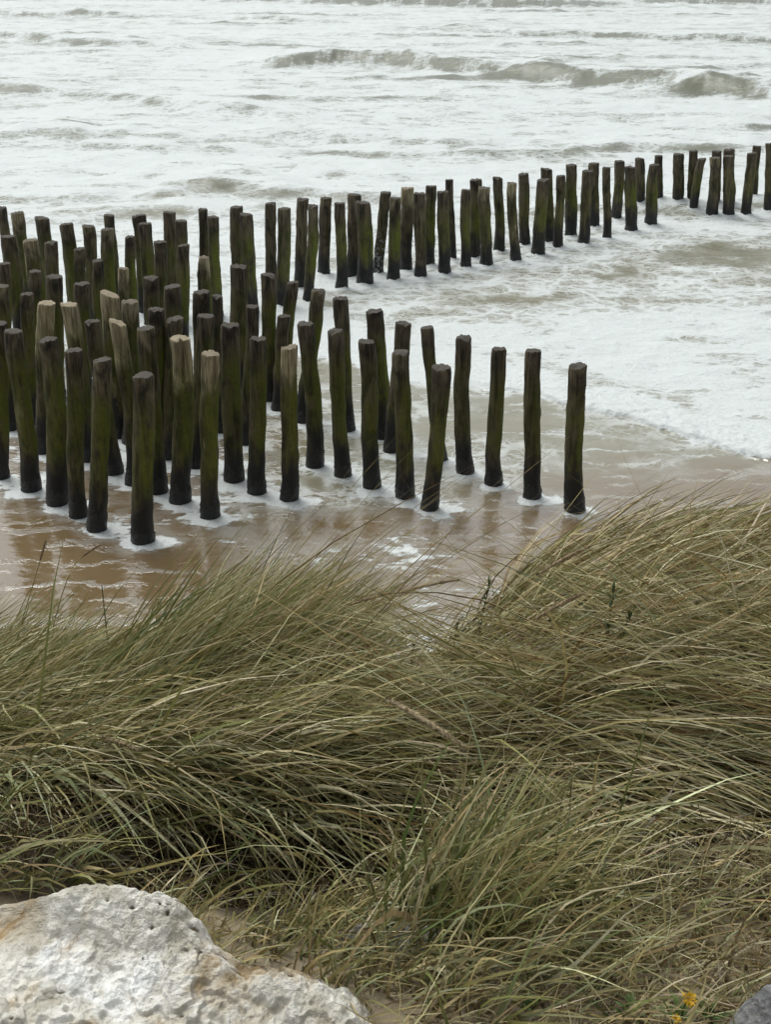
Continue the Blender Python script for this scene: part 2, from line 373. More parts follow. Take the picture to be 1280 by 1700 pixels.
bx = [-30, -10, -5, -1.95, -1.0, 0, 0.8, 1.9, 2.4, 3.0, 3.6, 4.04, 4.33, 4.78, 5.24, 8, 14, 40]
by = [21.5, 20.6, 20.2, 19.75, 19.5, 18.5, 18.15, 18.0, 17.7, 16.95, 16.65, 16.2, 15.78, 15.4, 15.1, 13.6, 12.6, 12]
edge = np.interp(sx, bx, by) + 0.30 * fbm(sx * 0.9, sy * 0.25, 3, 61) + 0.11 * fbm(sx * 4, sy * 2, 4, 62)
s = sy - edge
inb = sst(-0.05, 0.22, s)                      # behind the bore's front
strong = sst(0.8, 3.0, sx)                   # the bore stands higher to the right
h = inb * (0.015 + 0.04 * strong) * (1 - 0.45 * sst(0.7, 2.6, s))
lump = np.abs(fbm(sx * 3.1, sy * 3.1, 4, 70)) * np.exp(-np.maximum(s, 0) / 1.1) * inb
h += lump * (0.03 + 0.085 * strong)
chop = sst(0.4, 3.5, s)
h += chop * (0.05 * fbm(sx * 0.9, sy * 1.3, 4, 71) + 0.035 * (1 - 2 * np.abs(fbm(sx * 0.8 + 3, sy * 1.4, 4, 72))))
far = sst(24, 42, sy)
h += far * (0.10 * fbm(sx * 0.28, sy * 0.5, 4, 73) + 0.09 * (1 - 2 * np.abs(fbm(sx * 0.16, sy * 0.36, 4, 74))))
foam = 0.0 * sx
murk = 0.0 * sx

def breaker(px, py, amp_x, amp, wf, wb, seed):
    """a breaking wave: crest line, height along it, width of its front and of its back"""
    yc = np.interp(sx, px, py) + 1.0 * fbm(sx * 0.22, sx * 0 + 0.5, 3, seed) + 0.10 * fbm(sx * 1.0, sy * 0.5, 2, seed + 1)
    a = np.interp(sx, amp_x, amp) * np.clip(0.70 + 0.16 * fbm(sx * 0.22, sy * 0.12, 3, seed + 2), 0.1, 1.0)
    d = sy - yc
    f = np.where(d < 0, np.exp(-(d / wf) ** 2), np.exp(-(d / wb) ** 2))
    face = a * np.exp(-((d + wf * 0.75) / (wf * 0.75)) ** 2)
    trough = a * np.exp(-((d + wf * 2.6) / (wf * 1.3)) ** 2)
    crest = np.clip(a, 0, 1) * np.exp(-((d - 0.35) / 0.7) ** 2)
    return a * f - 0.15 * trough, face, crest

for k, (px, py, ax, am, wf, wb) in enumerate([
    ([-30, -8, -5.7, -2.8, 0, 3.8, 6.8, 9.5, 12.7, 17.4, 30], [74, 72, 71.7, 73.5, 73, 67.6, 65.2, 62.9, 61, 57.3, 50],
     [-9.5, -7, -4.5, 0, 3, 5, 8, 12, 18, 30], [0, .4, .95, 1.0, .9, .85, 1.0, .9, .95, .8], 1.5, 4.0),
    ([-40, -18, -4.6, 2], [66, 59.7, 51, 49], [-24, -18, -14, -10, -6, -3, -1], [.15, .3, .25, .4, .45, .15, 0], 1.0, 3.0),
    ([-60, -27, -15, -6], [100, 92, 84, 80], [-50, -27, -20, -14, -9], [.5, .6, .5, .35, 0], 1.2, 4.0),
    ([-60, -12, -5.4, 16, 40, 80], [160, 150, 146, 138, 146, 150], [-30, -9, -5, 4, 16, 25, 33, 40, 60], [.3, .5, 1.3, 1.4, 1.2, .4, .9, 1.2, .6], 2.6, 7.0),
    ([-10, -6, 2, 12], [47, 46, 43, 42], [-9, -5, -2, 3, 6], [0, .22, .3, .2, 0], 0.9, 2.5),
    ([-3, 6, 20, 40], [104, 98, 90, 84], [-2, 6, 12, 20, 30], [0, .4, .5, .6, .5], 1.5, 5.0),
    ([-40, -25, -5], [122, 120, 112], [-40, -28, -20, -8, -3], [.5, .6, .2, .5, 0], 1.6, 5.0),
]):
    hh, face, crest = breaker(px, py, ax, am, wf, wb, 200 + 20 * k)
    h += hh + 0.13 * crest * fbm(sx * 1.4, sy * 1.4, 4, 400 + k, 0.6)
    foam = foam - 0.80 * np.clip(face * 1.7, 0, 1) * np.clip(0.75 + 1.5 * fbm(sx * 0.8, sy * 0.5, 4, 90 + k, 0.6), 0, 1.5) + 0.55 * crest
    murk = murk + np.clip(face, 0, 1)
# short waves between the breakers, each with its own crest, front and foam
for k in range(64):
    y0 = 31 + 110 * random.random() ** 1.5; x0 = random.uniform(-0.36, 0.36) * y0
    ln = random.uniform(1.5, 5.5) * (0.6 + y0 / 90); am = random.uniform(0.05, 0.15) * (0.7 + y0 / 120); wf = 0.45 + y0 / 150
    ii = np.where(np.abs(ydist - y0) < 9 * wf + 2)[0]
    if len(ii) < 2: continue
    sl = slice(ii[0], ii[-1] + 1)
    X = sx[sl] - x0; Y = sy[sl] - y0
    yc = random.uniform(-.3, .3) * X + 0.6 * gn(X * 0.35, X * 0 + k, 300)
    a = am * np.exp(-(X / ln) ** 2) * np.clip(0.9 + 0.9 * gn(X * 0.7, Y * 0.5 + k, 301), 0, 2)
    d = Y - yc
    h[sl] += a * np.where(d < 0, np.exp(-(d / wf) ** 2), np.exp(-(d / (3 * wf)) ** 2))
    rel = a / am
    foam[sl] += -0.34 * rel * np.exp(-((d + 0.8 * wf) / (0.8 * wf)) ** 2) + 0.22 * rel * np.exp(-((d - 0.3 * wf) / (0.6 * wf)) ** 2)
h *= 1 - 0.9 * sst(200, 900, sy)

# how much foam lies on the water
low = fbm(sx * 0.16, sy * 0.22, 3, 31)
mid = fbm(sx * 0.55, sy * 0.8, 3, 32)
base = 0.67 + 0.13 * low + 0.12 * mid + 0.20 * fbm(sx * 0.05, sy * 0.30, 3, 35) * sst(28, 40, sy) + 0.10 * np.exp(-((sy - 34) / 7) ** 2)                                  # broken surf far out
bare = np.exp(-((sy - 26.0) / 4.4) ** 2) * sst(-4.5, 2.5, sx)          # open brownish water by the far posts
base = base - 0.27 * bare + 0.12 * mid * bare
for (cx_, cy_, wx, wy) in ((7.4, 27.0, 1.1, 0.9), (4.9, 27.7, 0.6, 0.4), (3.1, 23.0, 1.1, 0.35), (6.0, 22.9, 0.9, 0.3), (1.0, 22.2, .8, .3), (-1.0, 22.9, .7, .3), (5.4, 20.4, .5, .25)):
    base = base - 0.36 * np.exp(-(((sx - cx_) / wx) ** 2 + ((sy - cy_) / wy) ** 2))
base = base + 0.28 * np.exp(-((sy - 20.6) / 1.6) ** 2) * sst(1.0, 4.0, sx)
base = base + 0.55 * np.exp(-np.maximum(s - 0.1, 0) / 0.9) - 0.26 * np.exp(-((s - 1.5 - 0.3 * mid) / 0.32) ** 2) * strong
sheet = 0.24 + 0.15 * fbm(sx * 0.8, sy * 1.1, 3, 33) - 0.02 * strong
front = 1 - sst(12.6, 14.6, sy + 0.4 * fbm(sx, sy, 2, 34))
sheet = sheet + front * (0.12 * sst(-2.2, -1.0, sx) * (1 - sst(1.6, 2.4, sx)) - 0.19 * (1 - sst(-2.6, -1.7, sx)))
sheet = sheet + 0.16 * np.exp(-((sy - 14.6) / 1.6) ** 2) * (1 - sst(-2.2, -0.6, sx))
sheet = sheet + 0.34 * np.exp(-(np.minimum(s, 0) / 0.30) ** 2) * (0.5 + 1.2 * fbm(sx * 1.7, sy * 1.7, 3, 36))
foam = foam + base * inb + sheet * (1 - inb)
for (x, y, dx, hh, r, pale, moss, bend, g, lab) in POSTS:
    ii = np.where(np.abs(ydist - y) < 1.3)[0]
    if not len(ii): continue
    i0, i1 = ii[0], ii[-1] + 1
    jx = np.where(np.abs(sx[(i0 + i1) // 2] - x) < 1.6)[0]
    if not len(jx): continue
    j0, j1 = jx[0], jx[-1] + 1
    X = sx[i0:i1, j0:j1] - x; Y = sy[i0:i1, j0:j1] - y
    wob = 1 + 0.9 * fbm(X * 3 + x * 7, Y * 3 + y * 5, 3, 44)
    e = np.sqrt((X - 0.02) ** 2 + ((Y + 0.07) * 1.15) ** 2)
    big = 1.0 if g == 'n' else 0.75
    foam[i0:i1, j0:j1] += big * (0.42 + 0.3 * fbm(X * 2.5 + x * 3, Y * 2.5 + y, 2, 46)) * np.exp(-(np.maximum(e - r * 0.9, 0) / (0.17 * wob)) ** 2)
    foam[i0:i1, j0:j1] += 0.30 * np.exp(-((X - 0.30) / 0.40) ** 2 - ((Y + 0.03) / 0.20) ** 2) * wob
    if g == 'f':
        h[i0:i1, j0:j1] += 0.07 * np.exp(-(e / (r + 0.15)) ** 2) * (0.6 + fbm(X * 6 + x, Y * 6 + y, 3, 45))
    else:
        h[i0:i1, j0:j1] += 0.012 * np.exp(-(np.maximum(e - r, 0) / 0.06) ** 2)
# low steep ripples of the backwash
rp = fbm(sx * 1.6 + 0.8 * sy, sy * 5.5, 3, 51)
h += (1 - inb) * (0.0035 * rp + 0.002 * fbm(sx * 5, sy * 9, 3, 52))
brown = 1 - sst(12.9, 14.9, sy - 0.22 * sx + 0.5 * fbm(sx * 0.7, sy * 0.7, 2, 53))
brown = np.maximum(brown, (1 - sst(15.5, 18.0, sy)) * (1 - sst(-2.6, -0.6, sx)))
shore = 1 - sst(20, 40, sy)
sd = np.clip(np.stack([foam, brown, shore], -1), -1, 2)

def mat_sea():
    m = NT('sea_water')
    p = m.coord('Object')
    F = m.attr('foam'); B = m.attr('brown'); S = m.attr('shore'); SH = m.attr('sheet')
    warp = m.noise(p, 0.9, 3, 0.55, col=True)
    wp = m.vadd(p, m.vadd(warp, (-0.5, -0.5, -0.5)), 0.9)
    wp = m.mapv(wp, scale=(0.75, 1.0, 1.0))
    n1 = m.noise(wp, 0.75, 10, 0.62, 0.3)
    n2 = m.noise(m.mapv(p, scale=(1, 1.7, 1)), 4.5, 8, 0.62, 0.8)
    n3 = m.noise(m.mapv(p, scale=(0.6, 1.5, 1)), 1.9, 9, 0.66, 1.2)
    n = m.math('ADD', m.math('MULTIPLY', n1, 0.42), m.math('ADD', m.math('MULTIPLY', n3, 0.32), m.math('MULTIPLY', n2, 0.26)))
    n = m.rng(n, 0.34, 0.66, smooth=False)
    # lace: threads of foam between cells
    wl = m.vadd(p, m.vadd(m.noise(p, 2.2, 5, 0.6, col=True), (-0.5, -0.5, -0.5)), 0.55)
    cell = m.vor(m.mapv(wl, scale=(0.75, 1.2, 1)), 1.7, 'DISTANCE_TO_EDGE')
    cell2 = m.vor(m.mapv(wl, scale=(0.8, 1.3, 1)), 4.6, 'DISTANCE_TO_EDGE')
    lace = m.math('MAXIMUM', m.rng(cell, 0.15, 0.03), m.math('MULTIPLY', m.rng(cell2, 0.15, 0.03), 0.8))
    lacem = m.rng(m.math('ADD', F, m.math('MULTIPLY', m.math('SUBTRACT', n1, 0.5), 1.4)), 0.10, 0.52)
    # threads drawn out by the backwash
    st = m.mapv(wl, rot=(0, 0, math.radians(-36)), scale=(0.55, 3.4, 1))
    thread = m.rng(m.noise(st, 1.25, 7, 0.6, 0.4), 0.545, 0.62)
    thr = m.math('SUBTRACT', 1.0, F)
    thick = m.rng(m.math('SUBTRACT', n, thr), -0.03, 0.13)
    thin = m.rng(m.math('SUBTRACT', n, thr), -0.36, 0.06)
    f = m.math('MAXIMUM', thick, m.math('MULTIPLY', thin, m.rng(SH, 0, 1, 0.40, 0.10)))
    f = m.math('MAXIMUM', f, m.math('MULTIPLY', m.math('MULTIPLY', lace, lacem), m.math('MULTIPLY', m.rng(SH, 0, 1, 0.95, 0.75), m.rng(B, 0, 1, 1.0, 0.35))))
    f = m.math('MAXIMUM', f, m.math('MULTIPLY', m.math('MULTIPLY', thread, SH), m.rng(B, 0, 1, 0.66, 0.22)))
    fine = m.noise(m.mapv(p, scale=(1, 1.4, 1)), 22, 5, 0.65)
    f = m.math('MULTIPLY', f, m.rng(fine, 0.22, 0.5, 0.72, 1.0), clamp=True)
    far = m.mix(m.noise(p, 0.3, 3), (0.115, 0.120, 0.082), (0.18, 0.183, 0.130))
    near = m.mix(m.noise(p, 1.1, 4), (0.18, 0.168, 0.115), (0.27, 0.255, 0.185))
    sand = m.mix(m.noise(p, 1.6, 5, 0.6), (0.145, 0.098, 0.050), (0.21, 0.148, 0.080))
    water = m.mix(S, far, near)
    water = m.mix(B, water, sand)
    white = m.mix(fine, (0.52, 0.55, 0.545), (0.68, 0.71, 0.705))
    col = m.mix(f, water, white)
    rough = m.rng(f, 0.0, 0.7, m.rng(B, 0, 1, 0.10, 0.03), 0.6)
    rip = m.noise(m.mapv(p, scale=(1.0, 2.3, 1)), 5.0, 5, 0.55, 0.6)
    rip2 = m.noise(m.mapv(p, scale=(1.0, 1.6, 1)), 1.3, 6, 0.6, 0.6)
    hh = m.math('ADD', m.math('MULTIPLY', rip, m.rng(SH, 0, 1, 0.8, 0.13)), m.math('MULTIPLY', rip2, m.rng(SH, 0, 1, 2.2, 0.04)))
    hh = m.math('ADD', hh, m.math('MULTIPLY', f, m.math('ADD', 0.35, m.math('MULTIPLY', fine, 0.5))))
    return m.done(col, rough, m.bump(hh, 0.7, 0.035), 0.5, m.math('ADD', 1.36, m.math('ADD', m.math('MULTIPLY', SH, 0.2), m.math('MULTIPLY', B, 0.75))))

V = np.stack([sx, sy, h], -1).reshape(-1, 3)
me = mesh_np('sea', V, grid_quads(*sx.shape), attrs={'foam': sd[..., 0].ravel(), 'brown': sd[..., 1].ravel(), 'shore': shore.ravel(), 'sheet': (1 - inb).ravel()}, mats=[mat_sea()])
add('sea', me, kind='structure')

def sea_z(x, y):
    i = int(np.argmin(np.abs(ydist - y))); j = int(np.argmin(np.abs(sx[i] - x)))
    return float(h[i, j])

# ------------------------------------------------------------------ posts
def mat_post():
    m = NT('weathered_post_wood')
    sd_ = m.attr('seed', obj=True); pale = m.attr('bare', obj=True); moss = m.attr('moss', obj=True); spl = m.attr('splash', obj=True)
    hz = m.attr('height'); tt = m.attr('below_top')
    p0 = m.coord('Object')
    off = m.n('CombineXYZ'); m.put(off.inputs[0], sd_); m.put(off.inputs[1], sd_); m.put(off.inputs[2], m.math('MULTIPLY', sd_, 3.1))
    p = m.vadd(p0, off.outputs[0])
    grain = m.noise(m.mapv(p, scale=(1, 1, 0.07)), 34, 5, 0.6, 0.3)
    blot = m.noise(m.mapv(p, scale=(1, 1, 0.45)), 5.5, 5, 0.6, 0.5)
    fine = m.noise(p, 70, 4, 0.6)
    wood = m.mix(m.rng(blot, 0.32, 0.68), (0.020, 0.017, 0.014), (0.135, 0.108, 0.070))
    streak = m.noise(m.mapv(p, scale=(1, 1, 0.05)), 15, 5, 0.65, 0.4)
    wood = m.mix(m.math('MULTIPLY', m.rng(streak, 0.5, 0.66), 0.6), wood, (0.155, 0.125, 0.085))
    wood = m.mix(m.rng(grain, 0.50, 0.36, 0.0, 0.75), wood, (0.010, 0.009, 0.008))
    bare = m.mix(m.rng(grain, 0.3, 0.7), (0.15, 0.12, 0.065), (0.50, 0.44, 0.285))
    bare = m.mix(m.rng(blot, 0.35, 0.6, 0.5, 0.0), bare, (0.10, 0.07, 0.04))
    ext = m.math('ADD', m.math('MULTIPLY', pale, 0.62), m.math('MULTIPLY', m.math('SUBTRACT', blot, 0.5), 0.9))
    fb = m.math('MULTIPLY', m.rng(m.math('SUBTRACT', ext, tt), -0.12, 0.22), m.rng(pale, 0.02, 0.6))
    scar = m.math('MULTIPLY', m.rng(m.noise(m.mapv(p, scale=(1, 1, 0.3)), 4.0, 4, 0.6), 0.60, 0.68), m.rng(pale, 0.1, 0.4, 0.0, 0.8))
    fb = m.math('MAXIMUM', fb, scar)
    c = m.mix(fb, wood, bare)
    # moss on the sheltered side, between the dry head and the wet foot
    sep = m.n('SeparateXYZ'); m.put(sep.inputs[0], m.n('NewGeometry').outputs['Normal'])
    side = m.rng(m.math('ADD', sep.outputs[0], m.math('MULTIPLY', m.math('SUBTRACT', blot, 0.5), 2.2)), -0.75, 0.65, 0.42, 1.0)
    fm = m.math('MULTIPLY', m.rng(m.math('ADD', hz, m.math('MULTIPLY', blot, 0.3)), 0.40, 0.85), m.rng(m.math('SUBTRACT', tt, m.math('MULTIPLY', blot, 0.35)), -0.05, 0.45))
    fm = m.math('MULTIPLY', m.math('MULTIPLY', fm, side), m.rng(moss, 0.0, 0.8, 0.1, 1.0), clamp=True)
    patch = m.noise(m.mapv(m.vadd(p, (5.0, 2.0, 0.0)), scale=(1, 1, 0.5)), 3.6, 5, 0.6, 0.4)
    fm = m.math('MULTIPLY', fm, m.rng(patch, 0.34, 0.52, 0.22, 1.0))
    mossc = m.mix(m.noise(p, 24, 4, 0.6), (0.050, 0.064, 0.008), (0.165, 0.195, 0.020))
    c = m.mix(m.math('MULTIPLY', fm, m.math('MULTIPLY', m.rng(fine, 0.3, 0.6, 0.75, 1.0), m.rng(streak, 0.36, 0.55, 0.45, 1.0))), c, mossc)
    wet = m.math('MULTIPLY', m.math('FRACT', m.math('MULTIPLY', sd_, 1.73)), 0.26)
    fw = m.rng(m.math('SUBTRACT', m.math('ADD', hz, m.math('MULTIPLY', m.math('SUBTRACT', blot, 0.5), 0.9)), wet), 0.60, 0.14)
    c = m.mix(fw, c, m.mix(fine, (0.008, 0.009, 0.010), (0.026, 0.026, 0.022)))
    fs = m.math('MULTIPLY', m.math('MULTIPLY', m.rng(m.noise(p, 13, 5, 0.7), 0.50, 0.62), m.rng(hz, 1.15, 0.35)), m.math('MULTIPLY', spl, 0.6))
    c = m.mix(fs, c, (0.62, 0.65, 0.66))
    barn = m.math('MULTIPLY', m.rng(m.vor(p, 48), 0.16, 0.08), m.math('MULTIPLY', m.rng(m.noise(p, 7, 3), 0.55, 0.66), m.rng(hz, 1.3, 0.7)))
    c = m.mix(m.math('MULTIPLY', barn, 0.5), c, (0.26, 0.25, 0.20))
    hh = m.math('ADD', m.math('MULTIPLY', grain, 0.7), m.math('ADD', m.math('MULTIPLY', blot, 0.8), m.math('MULTIPLY', fine, 0.4)))
    return m.done(c, m.rng(fw, 0, 1, 0.85, 0.5), m.bump(hh, 0.9, 0.012), 0.3)

def mat_end():
    m = NT('post_end_grain')
    pale = m.attr('bare', obj=True); sd_ = m.attr('seed', obj=True)
    off = m.n('CombineXYZ'); m.put(off.inputs[0], sd_)
    p = m.coord('Object')
    ln = m.n('VectorMath', operation='LENGTH'); m.put(ln.inputs[0], m.mapv(p, scale=(1, 1, 0)))
    nz = m.noise(m.vadd(p, off.outputs[0]), 16, 5, 0.6)
    ring = m.math('SINE', m.math('MULTIPLY', m.math('ADD', ln.outputs['Value'], m.math('MULTIPLY', nz, 0.03)), 420))
    dark = m.mix(nz, (0.030, 0.026, 0.022), (0.105, 0.090, 0.072))
    light = m.mix(nz, (0.15, 0.115, 0.07), (0.44, 0.37, 0.26))
    c = m.mix(m.rng(pale, 0.25, 0.8), dark, light)
    c = m.mix(m.rng(ring, 0.2, 1.0, 0.0, 0.25), c, (0.03, 0.025, 0.02))
    return m.done(c, 0.8, m.bump(m.math('ADD', nz, m.math('MULTIPLY', ring, 0.1)), 0.7, 0.01), 0.3)

def mat_crust():
    m = NT('wet_weed_and_mussels')
    p = m.coord('Object')
    v = m.vor(p, 55); nz = m.noise(p, 30, 5, 0.65)
    c = m.mix(nz, (0.005, 0.006, 0.007), (0.022, 0.021, 0.017))
    spl = m.attr('splash', obj=True)
    fs = m.math('MULTIPLY', m.rng(m.noise(p, 13, 5, 0.7), 0.50, 0.62), m.math('MULTIPLY', spl, 0.6))
    c = m.mix(fs, c, (0.72, 0.75, 0.77))
    return m.done(c, 0.42, m.bump(m.math('ADD', v, nz), 1.0, 0.012), 0.5)

M_POST, M_END, M_CRUST = mat_post(), mat_end(), mat_crust()
NSEG = 24
th_ = np.linspace(0, 2 * np.pi, NSEG, endpoint=False)
for k, (x, y, dx, hh, r, pale, moss, bend, g, lab) in enumerate(POSTS):
    slant = -0.35 if 'slant-cut' in lab else random.uniform(-0.10, 0.10)
    ragged = random.uniform(0.010, 0.03)
    split = 'black split' in lab
    widen = 0.22 if 'widens' in lab else 0.0
    swollen = 0.16 if 'swollen' in lab else 0.0
    dyt = random.uniform(-0.05, 0.05)
    b2 = random.uniform(-0.014, 0.014)
    zz = np.concatenate([np.linspace(-0.35, 0.0, 4), np.linspace(0.03, hh - 0.03, 34), [hh - 0.014, hh - 0.004]])
    t = np.clip(zz / hh, -0.2, 1)
    ax = dx * t + bend * 1.6 * np.sin(np.pi * np.clip(t, 0, 1)) + b2 * np.sin(2 * np.pi * t) + 0.012 * gn(t * 4, t * 0 + k * 3.3, 7) + 0.006 * gn(t * 11, t * 0 + k * 2.3, 17)
    ay = dyt * t + 0.02 * np.sin(np.pi * t) * random.uniform(-1, 1)
    rr = r * (1.04 - 0.07 * t + 0.09 * gn(t * 4.0, t * 0 + k * 1.7, 8) + swollen * np.exp(-((t - 0.35) / 0.3) ** 2) + widen * sst(0.55, 0.95, t) + 0.06 * sst(0.2, 0.0, t))
    rim = np.ones_like(zz); rim[-2] = 0.975; rim[-1] = 0.93
    TH, ZZ = np.meshgrid(th_, zz)
    RR = rr[:, None] * rim[:, None] * (1 + 0.05 * gn(np.cos(TH) * 1.3 + k * 5.1, np.sin(TH) * 1.3 + ZZ * 1.2, 9) + 0.025 * gn(np.cos(TH) * 4 + k, np.sin(TH) * 4 + ZZ * 2.5, 10))
    for q in range(random.choice([1, 2, 3, 3])):                      # knots and branch stubs
        ka, kz = random.uniform(0, 6.283), random.uniform(0.5, hh - 0.15)
        dA = np.angle(np.exp(1j * (TH - ka)))
        RR += 0.016 * np.exp(-(dA / 0.28) ** 2 - ((ZZ - kz) / 0.05) ** 2) - 0.010 * np.exp(-(dA / 0.12) ** 2 - ((ZZ - kz) / 0.02) ** 2)
    if split:
        dA = np.angle(np.exp(1j * (TH + 1.30)))
        RR -= 0.10 * np.exp(-(dA / 0.15) ** 2) * sst(hh - 0.55, hh - 0.35, ZZ)
    X = ax[:, None] + RR * np.cos(TH); Y = ay[:, None] + RR * np.sin(TH)
    notch = random.uniform(0, 0.045) if random.random() < 0.45 else 0.0
    dN = np.angle(np.exp(1j * (TH - random.uniform(3.6, 5.8))))
    Z_n = notch * np.exp(-(dN / 0.4) ** 2) * sst(hh - 0.12, hh, ZZ)
    tip = sst(hh - 0.25, hh, ZZ)
    Z = ZZ - Z_n + tip * (slant * RR * np.cos(TH) * 1.2 + ragged * gn(np.cos(TH) * 2.5 + k, np.sin(TH) * 2.5, 11))
    V = np.stack([X, Y, Z], -1).reshape(-1, 3)
    me = mesh_np('wooden_post', V, grid_quads(len(zz), NSEG, True), attrs={'height': ZZ.ravel(), 'below_top': (hh - ZZ).ravel()}, mats=[M_POST])
    z0 = sea_z(x, y) if g == 'f' else 0.0
    spl = 1.0 if 'splash' in lab and ' one' not in lab else 0.0
    post = add('wooden_post', me, loc=(x, y, 0), label=lab, category='post', group='wooden breakwater posts standing in the surf', bare=float(pale), moss=float(moss), seed=float((k * 1.37) % 11), splash=spl)
    # the sawn top, a part of its own
    rings = [1.0, 0.9, 0.72, 0.5, 0.28, 0.1]
    top = V.reshape(len(zz), NSEG, 3)[-1]
    cen = top.mean(0)
    TV = []
    for q, f in enumerate(rings):
        R_ = cen + (top - cen) * f
        R_[:, 2] += 0.004 * (1 - f ** 2) + (0.006 * gn(R_[:, 0] * 40 + k, R_[:, 1] * 40, 12) if q else 0) 
        if split: R_[:, 2] -= 0.05 * np.exp(-(np.angle(np.exp(1j * (th_ + 1.30))) / 0.15) ** 2) * f
        TV.append(R_)
    TV = np.concatenate(TV + [cen[None, :] + [[0, 0, 0.004]]])
    TV = TV - cen
    q4 = grid_quads(len(rings), NSEG, True)
    base_i = (len(rings) - 1) * NSEG
    t3 = np.array([[base_i + a, base_i + (a + 1) % NSEG, len(TV) - 1] for a in range(NSEG)])
    me = mesh_np('end_grain', TV, q4, t3, mats=[M_END], smooth=True)
    add('end_grain', me, post, tuple(float(v) for v in cen), bare=float(pale), seed=float((k * 2.11) % 7))
    # rough wet skirt of weed and mussels round the foot
    zc = np.linspace(-0.08, random.uniform(0.28, 0.48), 16)
    tc = np.clip(zc / hh, -0.2, 1)
    axc = np.interp(zc, zz, ax); ayc = np.interp(zc, zz, ay); rrc = np.interp(zc, zz, rr)
    TH, ZC = np.meshgrid(th_, zc)
    fade = sst(zc[-1] * 0.95, zc[-1] * 0.25, ZC + 0.10 * gn(np.cos(TH) * 2 + k, np.sin(TH) * 2, 13) + 0.08 * gn(np.cos(TH) * 6 + k, np.sin(TH) * 6 + ZC * 8, 15))
    RC = rrc[:, None] * (1 + 0.05 * gn(np.cos(TH) * 1.3 + k * 5.1, np.sin(TH) * 1.3 + ZC * 1.2, 9)) - 0.018 + fade * (0.026 + 0.014 * gn(np.cos(TH) * 7 + k, np.sin(TH) * 7 + ZC * 40, 14))
    V = np.stack([axc[:, None] + RC * np.cos(TH), ayc[:, None] + RC * np.sin(TH), ZC], -1).reshape(-1, 3)
    me = mesh_np('weed_crust', V, grid_quads(len(zc), NSEG, True), mats=[M_CRUST])
    add('weed_crust', me, post, splash=spl)

# ------------------------------------------------------------------ rocks
def mat_limestone():
    m = NT('white_limestone')
    p = m.coord('Object')
    a = m.noise(p, 5.5, 7, 0.62, 0.4); b = m.noise(p, 15, 7, 0.66, 0.3); c3 = m.noise(p, 75, 5, 0.65)
    st = m.noise(m.vadd(p, (3.1, 7.7, 1.2)), 3.3, 7, 0.62, 0.5)
    c = m.mix(m.rng(b, 0.36, 0.62), (0.46, 0.425, 0.35), (0.76, 0.735, 0.67))
    c = m.mix(m.rng(a, 0.50, 0.62), c, (0.88, 0.875, 0.85))
    c = m.mix(m.math('MULTIPLY', m.rng(st, 0.50, 0.62), m.rng(b, 0.30, 0.62, 0.3, 0.95)), c, (0.42, 0.325, 0.195))
    c = m.mix(m.rng(m.math('ADD', st, m.math('MULTIPLY', b, 0.25)), 0.70, 0.78), c, (0.31, 0.21, 0.10))
    c = m.mix(m.rng(m.noise(m.vadd(p, (9, 2, 4)), 8, 6, 0.65), 0.58, 0.68, 0, 0.55), c, (0.30, 0.28, 0.245))
    pit = m.rng(m.attr('pit'), 0.25, 0.9)
    c = m.mix(pit, c, (0.10, 0.078, 0.052))
    c = m.mix(m.rng(c3, 0.62, 0.74, 0, 0.4), c, (0.24, 0.215, 0.175))
    hh = m.math('ADD', m.math('MULTIPLY', b, 1.0), m.math('MULTIPLY', c3, 0.35))
    hh = m.math('ADD', hh, m.math('MULTIPLY', m.noise(p, 38, 5, 0.6), 0.6))
    return m.done(c, 0.9, m.bump(hh, 1.0, 0.018), 0.2)

def mat_grey_rock(name, d, l):
    m = NT(name)
    p = m.coord('Object')
    a = m.noise(p, 8, 8, 0.65, 0.5); b = m.noise(p, 45, 6, 0.65)
    c = m.mix(m.rng(a, 0.35, 0.65), d, l)
    c = m.mix(m.rng(b, 0.55, 0.72, 0, 0.6), c, tuple(min(1, v * 1.7) for v in l))
    c = m.mix(m.rng(m.noise(p, 5, 5), 0.58, 0.68, 0, 0.5), c, (0.20, 0.16, 0.10))
    return m.done(c, 0.92, m.bump(m.math('ADD', a, m.math('MULTIPLY', b, 0.4)), 1.0, 0.02), 0.2)

